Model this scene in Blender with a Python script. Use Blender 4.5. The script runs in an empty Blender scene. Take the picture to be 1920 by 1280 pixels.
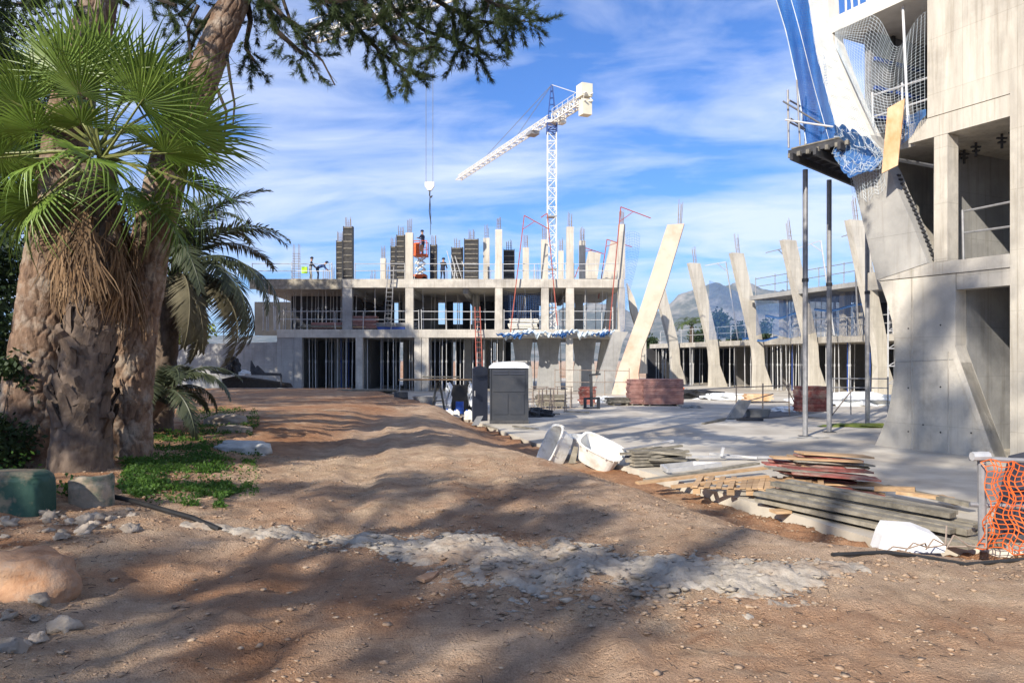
import bpy, math, random
import numpy as np
from mathutils import Vector, Matrix
R_ = math.radians
random.seed(7)
scene = bpy.context.scene
COL = scene.collection

# ---------------------------------------------------------------- camera
CAMH = 1.6
cam_d = bpy.data.cameras.new('camera')
cam = bpy.data.objects.new('camera', cam_d); COL.objects.link(cam)
cam.location = (0, 0, CAMH); cam.rotation_euler = (R_(90), 0, 0)
cam_d.lens = 27.0; cam_d.sensor_width = 36.0; cam_d.shift_y = 35/1920.0
cam_d.clip_end = 9000; cam_d.clip_start = 0.1
scene.camera = cam
def P(px, py, D):                      # a point of the place: pixel of the photograph + distance in metres
    return Vector(((px-960)*D/1440.0, D, CAMH+(675-py)*D/1440.0))
def XP(px, D): return (px-960)*D/1440.0
def ZP(py, D): return CAMH+(675-py)*D/1440.0

# ---------------------------------------------------------------- sun and sky
SUN_EL, SUN_AZ = 29.0, 33.0            # light travels forward and to the right by 33 degrees
sd = Vector((-math.sin(R_(SUN_AZ))*math.cos(R_(SUN_EL)), -math.cos(R_(SUN_AZ))*math.cos(R_(SUN_EL)), math.sin(R_(SUN_EL))))
sun_l = bpy.data.lights.new('sun', 'SUN'); sun_l.energy = 4.3; sun_l.angle = R_(0.53); sun_l.color = (1, .91, .78)
sun = bpy.data.objects.new('sun', sun_l); COL.objects.link(sun)
sun.rotation_euler = sd.to_track_quat('Z', 'Y').to_euler()
world = bpy.data.worlds.new('World'); scene.world = world; world.use_nodes = True
nt = world.node_tree; nt.nodes.clear()
def N(t, **k):
    n = nt.nodes.new(t)
    for a, b in k.items(): setattr(n, a, b)
    return n
L = lambda a, b: nt.links.new(a, b)
sky = N('ShaderNodeTexSky', sky_type='NISHITA'); sky.sun_disc = False
sky.sun_elevation = R_(SUN_EL); sky.sun_rotation = math.atan2(sd.x, sd.y)
sky.air_density = 1.0; sky.dust_density = 0.3; sky.ozone_density = 2.5
tc = N('ShaderNodeTexCoord'); sep = N('ShaderNodeSeparateXYZ'); L(tc.outputs['Generated'], sep.inputs[0])
def M(op, a, b=None, c=None):
    n = N('ShaderNodeMath', operation=op)
    for i, q in enumerate((a, b, c)):
        if q is None: continue
        if isinstance(q, (int, float)): n.inputs[i].default_value = q
        else: L(q, n.inputs[i])
    return n.outputs[0]
den = M('MAXIMUM', M('ADD', sep.outputs[2], 0.16), 0.05)
cx = M('DIVIDE', sep.outputs[0], den); cy = M('DIVIDE', sep.outputs[1], den)
cmb = N('ShaderNodeCombineXYZ'); L(M('ADD', M('MULTIPLY', cx, .75), M('MULTIPLY', cy, .25)), cmb.inputs[0]); L(M('MULTIPLY', cy, 1.25), cmb.inputs[1])
n1 = N('ShaderNodeTexNoise'); n1.inputs['Scale'].default_value = 0.9; n1.inputs['Detail'].default_value = 7; n1.inputs['Roughness'].default_value = .55; n1.inputs['Distortion'].default_value = .5
L(cmb.outputs[0], n1.inputs['Vector'])
n2 = N('ShaderNodeTexNoise'); n2.inputs['Scale'].default_value = 3.1; n2.inputs['Detail'].default_value = 6; n2.inputs['Roughness'].default_value = .6; n2.inputs['Distortion'].default_value = .8
L(cmb.outputs[0], n2.inputs['Vector'])
cm = M('ADD', M('MULTIPLY', n1.outputs[0], .75), M('MULTIPLY', n2.outputs[0], .25))
rmp = N('ShaderNodeValToRGB'); L(cm, rmp.inputs[0])
rmp.color_ramp.elements[0].position = .42; rmp.color_ramp.elements[0].color = (0, 0, 0, 1)
rmp.color_ramp.elements[1].position = .61; rmp.color_ramp.elements[1].color = (.76, .76, .76, 1)
skt = N('ShaderNodeMix', data_type='RGBA', blend_type='MULTIPLY'); skt.inputs['Factor'].default_value = 1
L(sky.outputs[0], skt.inputs['A']); skt.inputs['B'].default_value = (.22, .46, .82, 1)
mixc = N('ShaderNodeMix', data_type='RGBA'); L(rmp.outputs[0], mixc.inputs['Factor']); L(skt.outputs['Result'], mixc.inputs['A'])
mixc.inputs['B'].default_value = (4.9, 5.2, 6.0, 1)
bg = N('ShaderNodeBackground'); bg.inputs['Strength'].default_value = 0.118
L(mixc.outputs['Result'], bg.inputs[0]); wo = N('ShaderNodeOutputWorld'); L(bg.outputs[0], wo.inputs[0])
vs = scene.view_settings
vs.view_transform = 'Standard'; vs.look = 'None'; vs.exposure = 0.92; vs.gamma = 1.0; vs.use_curve_mapping = False
scene.cycles.max_bounces = 6; scene.cycles.diffuse_bounces = 3; scene.cycles.transparent_max_bounces = 12
scene.cycles.volume_bounces = 0

# ---------------------------------------------------------------- materials
MATS = {}
def mk(name, c1, c2=None, scale=3.0, rough=.8, bump=0.0, bscale=40.0, metal=0.0, rnd=0.0, stretch=(1, 1, 1), spec=.3, detail=6, c3=None, s3=.6, trans=0.0, alpha=None):
    m = bpy.data.materials.new(name); m.use_nodes = True; t = m.node_tree
    b = t.nodes['Principled BSDF']; b.inputs['Roughness'].default_value = rough; b.inputs['Metallic'].default_value = metal
    b.inputs['Specular IOR Level'].default_value = spec
    c2 = c2 or tuple(min(1, x*1.25) for x in c1)
    co = t.nodes.new('ShaderNodeTexCoord'); mp = t.nodes.new('ShaderNodeMapping'); mp.inputs['Scale'].default_value = stretch
    t.links.new(co.outputs['Object'], mp.inputs[0])
    no = t.nodes.new('ShaderNodeTexNoise'); no.inputs['Scale'].default_value = scale; no.inputs['Detail'].default_value = detail; no.inputs['Roughness'].default_value = .62
    t.links.new(mp.outputs[0], no.inputs['Vector'])
    rp = t.nodes.new('ShaderNodeValToRGB'); t.links.new(no.outputs[0], rp.inputs[0])
    rp.color_ramp.elements[0].position = .33; rp.color_ramp.elements[0].color = (*c1, 1)
    rp.color_ramp.elements[1].position = .68; rp.color_ramp.elements[1].color = (*c2, 1)
    out = rp.outputs[0]
    if c3:
        n3 = t.nodes.new('ShaderNodeTexNoise'); n3.inputs['Scale'].default_value = s3; n3.inputs['Detail'].default_value = 5; n3.inputs['Roughness'].default_value = .7
        t.links.new(co.outputs['Object'], n3.inputs['Vector'])
        r3 = t.nodes.new('ShaderNodeValToRGB'); t.links.new(n3.outputs[0], r3.inputs[0]); r3.color_ramp.elements[0].position = .48; r3.color_ramp.elements[1].position = .66
        mx = t.nodes.new('ShaderNodeMix'); mx.data_type = 'RGBA'; t.links.new(r3.outputs[0], mx.inputs['Factor']); t.links.new(out, mx.inputs['A']); mx.inputs['B'].default_value = (*c3, 1)
        out = mx.outputs['Result']
    if rnd:
        oi = t.nodes.new('ShaderNodeObjectInfo'); mr = t.nodes.new('ShaderNodeMapRange'); t.links.new(oi.outputs['Random'], mr.inputs[0])
        mr.inputs[3].default_value = 1-rnd; mr.inputs[4].default_value = 1+rnd
        mx = t.nodes.new('ShaderNodeMix'); mx.data_type = 'RGBA'; mx.blend_type = 'MULTIPLY'; mx.inputs['Factor'].default_value = 1
        t.links.new(out, mx.inputs['A']); cb = t.nodes.new('ShaderNodeCombineColor')
        for i in range(3): t.links.new(mr.outputs[0], cb.inputs[i])
        t.links.new(cb.outputs[0], mx.inputs['B']); out = mx.outputs['Result']
    t.links.new(out, b.inputs['Base Color'])
    if bump:
        nb = t.nodes.new('ShaderNodeTexNoise'); nb.inputs['Scale'].default_value = bscale; nb.inputs['Detail'].default_value = 5; nb.inputs['Roughness'].default_value = .65
        t.links.new(mp.outputs[0], nb.inputs['Vector'])
        bp = t.nodes.new('ShaderNodeBump'); bp.inputs['Strength'].default_value = bump; bp.inputs['Distance'].default_value = .02
        t.links.new(nb.outputs[0], bp.inputs['Height']); t.links.new(bp.outputs[0], b.inputs['Normal'])
    if trans:
        tr = t.nodes.new('ShaderNodeBsdfTranslucent'); t.links.new(out, tr.inputs[0]); ms = t.nodes.new('ShaderNodeMixShader'); ms.inputs[0].default_value = trans
        t.links.new(b.outputs[0], ms.inputs[1]); t.links.new(tr.outputs[0], ms.inputs[2])
        t.links.new(ms.outputs[0], t.nodes['Material Output'].inputs[0])
    if alpha is not None: b.inputs['Alpha'].default_value = alpha
    MATS[name] = m
    return m
mk('concrete', (.40, .375, .33), (.56, .53, .47), scale=1.3, bump=.25, bscale=25, c3=(.34, .32, .29), s3=.5, rough=.85)
mk('concrete_streak', (.45, .42, .36), (.60, .565, .49), scale=2.0, stretch=(1.6, 1.6, .22), bump=.2, bscale=30, c3=(.40, .375, .33), s3=.35, rough=.85)
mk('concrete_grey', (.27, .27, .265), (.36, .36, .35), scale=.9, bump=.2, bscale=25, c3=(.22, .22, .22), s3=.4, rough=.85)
mk('concrete_warm', (.52, .45, .36), (.62, .54, .43), scale=1.0, c3=(.56, .36, .26), s3=.45, bump=.2, rough=.85)
mk('concrete_pale', (.58, .56, .50), (.68, .66, .60), scale=3, bump=.5, bscale=14, rough=.9)
mk('floor_concrete', (.37, .335, .28), (.61, .57, .49), scale=.55, bump=.25, bscale=12, c3=(.33, .285, .23), s3=.22, rough=.8, detail=10)
mk('soffit', (.25, .235, .21), (.34, .32, .29), scale=1.5, stretch=(.3, 2.5, 1), rough=.9)
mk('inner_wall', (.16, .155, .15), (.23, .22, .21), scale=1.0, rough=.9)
mk('inner_shade', (.030, .030, .033), (.05, .05, .055), scale=1.0, rough=.9)  # near-black colour carries the shade of the interiors behind openings
mk('steel', (.42, .43, .44), (.58, .58, .58), scale=6, rough=.55, metal=.3, rnd=.15)
mk('steel_grey', (.20, .205, .215), (.30, .30, .31), scale=6, rough=.55, metal=.3)
mk('steel_dark', (.035, .037, .042), (.075, .075, .08), scale=5, rough=.6, metal=.2)
mk('steel_blue', (.02, .05, .22), (.03, .08, .32), scale=5, rough=.5)
mk('crane_blue', (.02, .045, .16), (.03, .07, .24), scale=3, rough=.5)
mk('crane_white', (.56, .55, .50), (.72, .71, .66), scale=2, rough=.5)
mk('counterweight', (.58, .54, .42), (.70, .66, .53), scale=.6, rough=.85)
mk('red_steel', (.26, .055, .04), (.36, .10, .07), scale=4, rough=.6)
mk('orange_paint', (.55, .085, .02), (.72, .15, .04), scale=4, rough=.5)
mk('rebar', (.20, .15, .12), (.34, .28, .23), scale=9, rough=.8)
mk('form_black', (.016, .016, .018), (.045, .043, .042), scale=4, rough=.6, bump=.2, bscale=15)
mk('form_rib', (.10, .095, .085), (.26, .24, .20), scale=7, rough=.7)
mk('wood', (.30, .19, .10), (.46, .32, .19), scale=5, stretch=(.4, 3, 3), rough=.8, bump=.3, rnd=.22)
mk('wood_grey', (.16, .145, .115), (.30, .275, .225), scale=5, stretch=(1, 1, 1), rough=.85, bump=.4, bscale=30, rnd=.25, c3=(.12, .11, .09), s3=2)
mk('wood_red', (.20, .055, .045), (.33, .12, .10), scale=6, rough=.8, bump=.3, rnd=.3, c3=(.27, .21, .17), s3=3)
mk('board_pink', (.24, .115, .10), (.34, .20, .175), scale=4, rough=.8, rnd=.22)
mk('plywood', (.44, .21, .07), (.66, .52, .36), scale=1.6, stretch=(1, 1, .5), rough=.75)
mk('plastic_white', (.68, .68, .65), (.80, .80, .77), scale=4, rough=.45, c3=(.55, .53, .47), s3=5)
mk('plastic_sheet', (.55, .57, .58), (.75, .77, .78), scale=3, rough=.35)
mk('plastic_blue', (.02, .07, .36), (.03, .11, .48), scale=4, rough=.4)
mk('black_plastic', (.012, .012, .013), (.03, .03, .03), scale=4, rough=.5)
mk('toilet_grey', (.028, .033, .043), (.038, .043, .055), scale=2, rough=.5, c3=(.045, .048, .055), s3=1.4)
mk('toilet_door', (.030, .036, .055), (.040, .047, .068), scale=2, rough=.5)
mk('toilet_roof', (.50, .54, .60), (.62, .66, .72), scale=3, rough=.5)
mk('net_white', (.42, .50, .57), (.62, .68, .72), scale=3, rough=.8)
mk('net_blue', (.015, .10, .36), (.12, .26, .50), scale=5, rough=.7, trans=.35)
mk('net_film', (.01, .15, .55), (.05, .32, .80), scale=1.3, stretch=(1, 1, .3), rough=.7, trans=.5, alpha=.58)
mk('net_haze', (.03, .15, .42), (.08, .25, .55), scale=2, rough=.8, trans=.3, alpha=.16)
mk('net_dark', (.015, .04, .11), (.03, .07, .18), scale=2, rough=.8)
mk('net_orange', (.75, .14, .03), (.85, .21, .05), scale=4, rough=.5, trans=.25)
mk('bark', (.085, .052, .036), (.25, .165, .11), scale=9, stretch=(1, 1, .45), rough=.95, bump=.8, bscale=45, c3=(.30, .25, .20), s3=3.5)
mk('bark_far', (.08, .06, .045), (.16, .12, .09), scale=6, rough=.95)
mk('twig', (.028, .022, .018), (.06, .047, .036), scale=6, rough=.95)
mk('needles', (.030, .052, .022), (.075, .105, .042), scale=1.5, rough=.75, trans=.25, spec=.2)
mk('leaf_dark', (.014, .032, .010), (.035, .062, .018), scale=1.5, rough=.6, trans=.2)
mk('leaf_mid', (.04, .075, .018), (.09, .13, .035), scale=.8, rough=.6, trans=.25)
mk('leaf_yellow', (.14, .19, .03), (.24, .28, .05), scale=.8, rough=.6, trans=.25)
mk('fan_green', (.10, .18, .026), (.20, .29, .058), scale=1.2, rough=.42, trans=.30, rnd=.30, spec=.5)
mk('fan_stalk', (.12, .15, .04), (.20, .20, .07), scale=3, rough=.5)
mk('dead_frond', (.15, .088, .045), (.30, .205, .12), scale=4, stretch=(1, 1, .3), rough=.85, trans=.15, rnd=.3)
mk('boot', (.060, .042, .031), (.165, .125, .095), scale=7, stretch=(1, 1, .4), rough=.95, bump=.6, bscale=40, rnd=.25)
mk('date_green', (.040, .056, .030), (.085, .100, .055), scale=1.5, rough=.5, trans=.2, rnd=.2, spec=.5)
mk('date_dry', (.075, .070, .045), (.14, .125, .08), scale=2, rough=.8, trans=.15, rnd=.2)
mk('grass', (.030, .085, .010), (.095, .185, .028), scale=2.5, rough=.6, trans=.3)
mk('rock_red', (.25, .125, .065), (.46, .28, .165), scale=5, rough=.95, bump=1.0, bscale=16, c3=(.35, .25, .18), s3=3)
mk('rock_pale', (.27, .22, .17), (.44, .38, .31), scale=4, rough=.95, bump=.6, bscale=18, rnd=.2)
mk('rock_grey', (.36, .37, .36), (.54, .55, .53), scale=5, rough=.95, bump=.7, bscale=20)
mk('green_worn', (.24, .19, .13), (.38, .31, .23), scale=5, rough=.9, bump=.6, bscale=16, c3=(.055, .105, .075), s3=3)
mk('rubble_mix', (.24, .145, .088), (.44, .345, .25), scale=14, rough=.95)
mk('green_paint', (.018, .055, .042), (.035, .085, .062), scale=4, rough=.7, bump=.4, bscale=14, c3=(.25, .19, .13), s3=2.2)
mk('mortar', (.27, .235, .19), (.43, .385, .325), scale=9, rough=.95, bump=.7, bscale=30, c3=(.26, .19, .135), s3=1.1)
mk('skin', (.36, .20, .13), (.42, .25, .17), scale=3, rough=.6)
mk('cloth_navy', (.012, .016, .035), (.022, .028, .055), scale=5, rough=.9)
mk('cloth_blue', (.03, .07, .20), (.05, .10, .27), scale=5, rough=.9)
mk('cloth_grey', (.30, .29, .27), (.40, .38, .35), scale=5, rough=.9)
mk('cloth_black', (.012, .012, .014), (.025, .025, .03), scale=5, rough=.9)
mk('hi_vis', (.35, .62, .03), (.45, .75, .06), scale=5, rough=.7)
mk('roof_tile', (.42, .20, .10), (.55, .29, .15), scale=1.0, rough=.9)
mk('house_wall', (.55, .50, .42), (.65, .60, .52), scale=1.0, rough=.9)
mk('white_stone', (.60, .60, .60), (.74, .74, .73), scale=3, rough=.8, bump=.3, bscale=10)

def add_panels(name, a, b_, pw=1.25, ph=1.35, drip=.34, joint=.78):
    """formwork joints and run-off streaks of cast concrete"""
    m = MATS[name]; t = m.node_tree; b = t.nodes['Principled BSDF']; src = b.inputs['Base Color'].links[0].from_socket
    co = t.nodes.new('ShaderNodeTexCoord'); sp = t.nodes.new('ShaderNodeSeparateXYZ'); t.links.new(co.outputs['Object'], sp.inputs[0])
    def mm(op, x, y):
        n = t.nodes.new('ShaderNodeMath'); n.operation = op
        for i, q in enumerate((x, y)):
            if isinstance(q, (int, float)): n.inputs[i].default_value = q
            else: t.links.new(q, n.inputs[i])
        return n.outputs[0]
    u = mm('ADD', mm('MULTIPLY', sp.outputs[0], a), mm('MULTIPLY', sp.outputs[1], b_)); cv = t.nodes.new('ShaderNodeCombineXYZ'); t.links.new(u, cv.inputs[0]); t.links.new(sp.outputs[2], cv.inputs[1])
    br = t.nodes.new('ShaderNodeTexBrick'); t.links.new(cv.outputs[0], br.inputs['Vector']); br.offset = 0; br.inputs['Scale'].default_value = 1; br.inputs['Brick Width'].default_value = pw; br.inputs['Row Height'].default_value = ph; br.inputs['Mortar Size'].default_value = .008; br.inputs['Mortar Smooth'].default_value = .3
    br.inputs['Color1'].default_value = (1, 1, 1, 1); br.inputs['Color2'].default_value = (.93, .93, .935, 1); br.inputs['Mortar'].default_value = (joint, joint, joint*.98, 1)
    mp = t.nodes.new('ShaderNodeMapping'); mp.inputs['Scale'].default_value = (5, 5, .22); t.links.new(co.outputs['Object'], mp.inputs[0]); nz_ = t.nodes.new('ShaderNodeTexNoise'); nz_.inputs['Scale'].default_value = 1.6; nz_.inputs['Detail'].default_value = 7; nz_.inputs['Roughness'].default_value = .65; t.links.new(mp.outputs[0], nz_.inputs['Vector'])
    rp = t.nodes.new('ShaderNodeValToRGB'); t.links.new(nz_.outputs[0], rp.inputs[0]); rp.color_ramp.elements[0].position = .52; rp.color_ramp.elements[0].color = (1, 1, 1, 1); rp.color_ramp.elements[1].position = .75; rp.color_ramp.elements[1].color = (1-drip, 1-drip*1.1, 1-drip*1.25, 1)
    for s_ in (br.outputs['Color'], rp.outputs[0]):
        mx = t.nodes.new('ShaderNodeMix'); mx.data_type = 'RGBA'; mx.blend_type = 'MULTIPLY'; mx.inputs['Factor'].default_value = 1; t.links.new(src, mx.inputs['A']); t.links.new(s_, mx.inputs['B']); src = mx.outputs['Result']
    t.links.new(src, b.inputs['Base Color'])
mk('concrete_cast', (.42, .39, .335), (.585, .55, .475), scale=2.0, stretch=(1.6, 1.6, .3), bump=.3, bscale=30, c3=(.36, .335, .29), s3=.45, rough=.85); add_panels('concrete_cast', .46, -.89)
mk('concrete_smooth', (.43, .40, .345), (.58, .545, .475), scale=.9, bump=.3, bscale=22, c3=(.37, .345, .30), s3=.8, rough=.85); add_panels('concrete_smooth', .46, -.89, 30, 2.17, .16, .8)
mk('pillar_grey', (.29, .285, .27), (.40, .39, .365), scale=1.1, bump=.25, bscale=25, c3=(.24, .235, .225), s3=.7, rough=.85); add_panels('pillar_grey', .46, -.89, 3.0, 2.4, .2)
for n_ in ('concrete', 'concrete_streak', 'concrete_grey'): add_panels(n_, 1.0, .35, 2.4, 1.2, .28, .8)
# ---------------------------------------------------------------- helpers
ORI = {}
def link(o, parent=None):
    COL.objects.link(o)
    if parent is not None:
        o.parent = parent; o.matrix_parent_inverse = Matrix.Translation(-ORI.get(parent.name, Vector((0, 0, 0))))
    return o
def tag(o, label=None, cat=None, group=None, kind=None):
    if label: o['label'] = label
    if cat: o['category'] = cat
    if group: o['group'] = group
    if kind: o['kind'] = kind
    return o
def thing(name, label, cat, loc=(0, 0, 0), group=None):
    o = bpy.data.objects.new(name, None); COL.objects.link(o); o.location = loc; o.empty_display_size = .2
    ORI[o.name] = Vector(loc)
    return tag(o, label, cat, group)
def dup(root, loc=None, rotz=None, scale=None, label=None, group=None):
    r = root.copy(); COL.objects.link(r)
    if loc is not None: r.location = loc
    if rotz is not None: r.rotation_euler = (r.rotation_euler[0], r.rotation_euler[1], rotz)
    if scale is not None: r.scale = scale if hasattr(scale, '__len__') else (scale,)*3
    if label: r['label'] = label
    if group: r['group'] = group
    for ch in list(root.children):
        c = ch.copy(); COL.objects.link(c); c.parent = r
        for g in list(ch.children):
            d = g.copy(); COL.objects.link(d); d.parent = c
    return r
def mesh_np(name, V, F, mat, parent=None, smooth=False, faces_n=None):
    me = bpy.data.meshes.new(name); V = np.asarray(V, dtype=np.float64)
    F = np.asarray(F)
    me.vertices.add(len(V)); me.vertices.foreach_set('co', V.ravel())
    k = F.shape[1]; me.loops.add(F.size); me.loops.foreach_set('vertex_index', F.ravel().astype(np.int32))
    me.polygons.add(len(F)); me.polygons.foreach_set('loop_start', np.arange(0, F.size, k, dtype=np.int32))
    me.polygons.foreach_set('loop_total', np.full(len(F), k, dtype=np.int32))
    me.update(calc_edges=True); me.validate()
    if mat: me.materials.append(MATS[mat])
    if smooth: me.polygons.foreach_set('use_smooth', np.ones(len(F), dtype=bool))
    o = bpy.data.objects.new(name, me); return link(o, parent)
class MB:
    def __init__(s): s.v = []; s.f = []
    def add(s, vs, fs):
        b = len(s.v); s.v += [tuple(q) for q in vs]; s.f += [tuple(b+i for i in f) for f in fs]; return s
    def hexa(s, p):                       # 8 points: bottom loop 0-3, top loop 4-7
        return s.add(p, [(3, 2, 1, 0), (4, 5, 6, 7), (0, 1, 5, 4), (1, 2, 6, 5), (2, 3, 7, 6), (3, 0, 4, 7)])
    def box(s, x0, x1, y0, y1, z0, z1):
        return s.hexa([(x0, y0, z0), (x1, y0, z0), (x1, y1, z0), (x0, y1, z0), (x0, y0, z1), (x1, y0, z1), (x1, y1, z1), (x0, y1, z1)])
    def cbox(s, c, a, b, d):              # centre and three half vectors
        c, a, b, d = map(Vector, (c, a, b, d))
        return s.hexa([c-a-b-d, c+a-b-d, c+a+b-d, c-a+b-d, c-a-b+d, c+a-b+d, c+a+b+d, c-a+b+d])
    def bar(s, p, q, w, h=None, up=(0, 0, 1)):
        p, q = Vector(p), Vector(q); h = h or w; t = (q-p)
        u = Vector(up)
        if abs(t.normalized().dot(u)) > .98: u = Vector((0, 1, 0))
        a = t.cross(u).normalized()*w/2; b = a.cross(t).normalized()*h/2
        return s.cbox((p+q)/2, t/2, a, b)
    def tube(s, p, q, r, n=6, r2=None):
        p, q = Vector(p), Vector(q); r2 = r if r2 is None else r2; t = (q-p).normalized()
        u = Vector((0, 0, 1)) if abs(t.z) < .95 else Vector((1, 0, 0))
        a = t.cross(u).normalized(); b = t.cross(a)
        vs = [p+(a*math.cos(2*math.pi*i/n)+b*math.sin(2*math.pi*i/n))*r for i in range(n)] + [q+(a*math.cos(2*math.pi*i/n)+b*math.sin(2*math.pi*i/n))*r2 for i in range(n)]
        fs = [(i, (i+1) % n, n+(i+1) % n, n+i) for i in range(n)] + [tuple(range(n))[::-1], tuple(range(n, 2*n))]
        return s.add(vs, fs)
    def path(s, pts, r, n=5):
        pts = [Vector(p) for p in pts]
        for i in range(len(pts)-1):
            ra = r[i] if hasattr(r, '__len__') else r; rb = r[i+1] if hasattr(r, '__len__') else r
            s.tube(pts[i], pts[i+1], ra, n, rb)
        return s
    def prism(s, pts, vec):
        n = len(pts); vec = Vector(vec); a = [Vector(p) for p in pts]
        return s.add(a+[p+vec for p in a], [tuple(range(n)), tuple(range(n, 2*n))[::-1]]+[(i, n+i, n+(i+1) % n, (i+1) % n) for i in range(n)])
    def lathe(s, c, prof, n=12):          # profile of (radius, z)
        c = Vector(c); vs = [c+Vector((r*math.cos(2*math.pi*i/n), r*math.sin(2*math.pi*i/n), z)) for r, z in prof for i in range(n)]
        m = len(prof); fs = [(j*n+i, j*n+(i+1) % n, (j+1)*n+(i+1) % n, (j+1)*n+i) for j in range(m-1) for i in range(n)]
        return s.add(vs, fs+[tuple(range(n))[::-1], tuple(range((m-1)*n, m*n))])
    def build(s, name, mat, parent=None, smooth=False):
        me = bpy.data.meshes.new(name); me.from_pydata(s.v, [], s.f); me.update()
        if isinstance(mat, str): mat = [mat]
        for m in mat: me.materials.append(MATS[m])
        if smooth: me.polygons.foreach_set('use_smooth', np.ones(len(me.polygons), dtype=bool))
        # make face normals agree
        import bmesh
        bm = bmesh.new(); bm.from_mesh(me); bmesh.ops.recalc_face_normals(bm, faces=bm.faces); bm.to_mesh(me); bm.free()
        o = bpy.data.objects.new(name, me); return link(o, parent)
# numpy noise
def _h(i, j, s):
    v = np.sin(i*127.1+j*311.7+s*74.7)*43758.5453; return v-np.floor(v)
def vnoise(x, y, s=0):
    i = np.floor(x); j = np.floor(y); f = x-i; g = y-j; f = f*f*(3-2*f); g = g*g*(3-2*g)
    return (_h(i, j, s)*(1-f)+_h(i+1, j, s)*f)*(1-g)+(_h(i, j+1, s)*(1-f)+_h(i+1, j+1, s)*f)*g
def fbm(x, y, s=0, o=4):
    r = 0; a = .5
    for k in range(o): r = r+a*(vnoise(x*2**k, y*2**k, s+k*13)-.5); a *= .5
    return r*2
def voro(x, y, s=0):
    i = np.floor(x); j = np.floor(y); f1 = np.full(np.shape(x), 9.); f2 = f1.copy(); cid = np.zeros(np.shape(x))
    for a in (-1, 0, 1):
        for b in (-1, 0, 1):
            px = i+a+_h(i+a, j+b, s); py = j+b+_h(i+a, j+b, s+5); d = np.hypot(px-x, py-y)
            m = d < f1; f2 = np.where(m, f1, np.minimum(f2, d)); cid = np.where(m, _h(i+a, j+b, s+9), cid); f1 = np.where(m, d, f1)
    return f1, f2, cid
def sstep(a, b, x):
    t = np.clip((x-a)/(b-a), 0, 1); return t*t*(3-2*t)
# ---------------------------------------------------------------- ground, concrete plaza, mountains
ZC = -0.64                                # level of the poured concrete
EDGE = [(60, 5.0), (12, 7.9), (7, 8.7), (4.6, 9.4), (3.95, 11.7), (2.6, 15.7), (1.28, 18.4), (-2.4, 32), (-6.7, 46), (-11.5, 54.4), (-26, 54.4), (-26, 96), (60, 96)]
def inside_dist(x, y):
    d = np.full(np.shape(x), 1e9); ins = np.zeros(np.shape(x), dtype=bool); n = len(EDGE)
    for k in range(n):
        (ax, ay), (bx, by) = EDGE[k], EDGE[(k+1) % n]
        t = np.clip(((x-ax)*(bx-ax)+(y-ay)*(by-ay))/((bx-ax)**2+(by-ay)**2), 0, 1)
        d = np.minimum(d, np.hypot(x-ax-t*(bx-ax), y-ay-t*(by-ay)))
        c = ((ay > y) != (by > y)) & (x < (bx-ax)*(y-ay)/(by-ay+1e-12)+ax); ins ^= c
    return ins, d
def ground_h(x, y):
    x = np.asarray(x, dtype=float); y = np.asarray(y, dtype=float)
    ins, d = inside_dist(x, y)
    base = -.06*sstep(9, 30, y)-.14*sstep(25, 50, y) - .5*sstep(60, 90, y)
    base = base+.22*sstep(-3.2, -5.4, x)*sstep(5.5, 8, y)*(1-sstep(22, 34, y)) + .10*sstep(-2.2, -3.6, x)*(1-sstep(6, 9, y))
    xc = -.45-.0058*y*y; wv = .10*np.sin(y*.35)
    for off, dpt in ((-.95, 1.), (.75, .9), (-.15, .45), (1.35, .5), (-1.75, .4)):
        q_ = (x-xc-off-wv*(1+off*.3))/(.17+.006*y); rut = np.exp(-q_**4)
        base = base-dpt*(.042*rut-.012*np.exp(-((np.abs(q_)-1.5)/.5)**2))*(1-sstep(20, 34, y)*.6)+.009*rut*dpt*np.sign(np.sin(y*62+3*np.abs(q_)))*sstep(14, 9, y)*(vnoise(x*2, y*2, 19) > .45)
    near = sstep(14, 10, y)*sstep(.6, 2.2, x)
    w = 1.3+1.9*sstep(28, 19, y)*(1-sstep(4.9, 6.0, x)*.75)+.5*vnoise(x*.8, y*.8, 3)
    t = (1-sstep(.15, 1, d/w))*(1-sstep(5.2, 7.5, x)*.6)
    base = base*(1-t)+(-.79+.12*sstep(15, 19, y))*t
    amp = 1-.7*sstep(25, 60, np.hypot(x, y))
    base = base+amp*((.085*fbm(x*.55, y*.55, 1)+.040*fbm(x*2.1, y*2.1, 2))*(1-.72*sstep(7, 11, y)*sstep(1.5, -.5, x)*sstep(-6, -4, x+.0058*y*y*.6))+.018*fbm(x*9, y*9, 4, 3)*(1+1.6*vnoise(x*.9, y*.9, 8))+.016*fbm(x*22, y*22, 6, 2)*sstep(.45, .8, vnoise(x*.7, y*.7, 11)))
    base = base+.10*t*(fbm(x*4, y*4, 21, 4))*near
    return np.where(ins, -.95, base)
def gh(x, y): return float(ground_h(np.array([x]), np.array([y]))[0])
def axis(lo, hi, fine, far, g=1.18):
    a = list(np.arange(lo, hi, fine)); st = fine; q = a[-1]
    while q < far: st *= g; q += st; a.append(q)
    st = fine; q = a[0]; b = []
    while q > -far: st *= g; q -= st; b.append(q)
    return np.array(b[::-1]+a)
gx = axis(-6.5, 8.0, .045, 5000); gy = axis(2.6, 16, .05, 6000)
gy = gy[gy > -400]
X, Y = np.meshgrid(gx, gy); Z = ground_h(X, Y)
nx, ny = len(gx), len(gy)
idx = np.arange(nx*ny).reshape(ny, nx)
F = np.stack([idx[:-1, :-1], idx[:-1, 1:], idx[1:, 1:], idx[1:, :-1]], -1).reshape(-1, 4)
g = mesh_np('ground', np.stack([X, Y, Z], -1).reshape(-1, 3), F, None, smooth=True)
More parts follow.
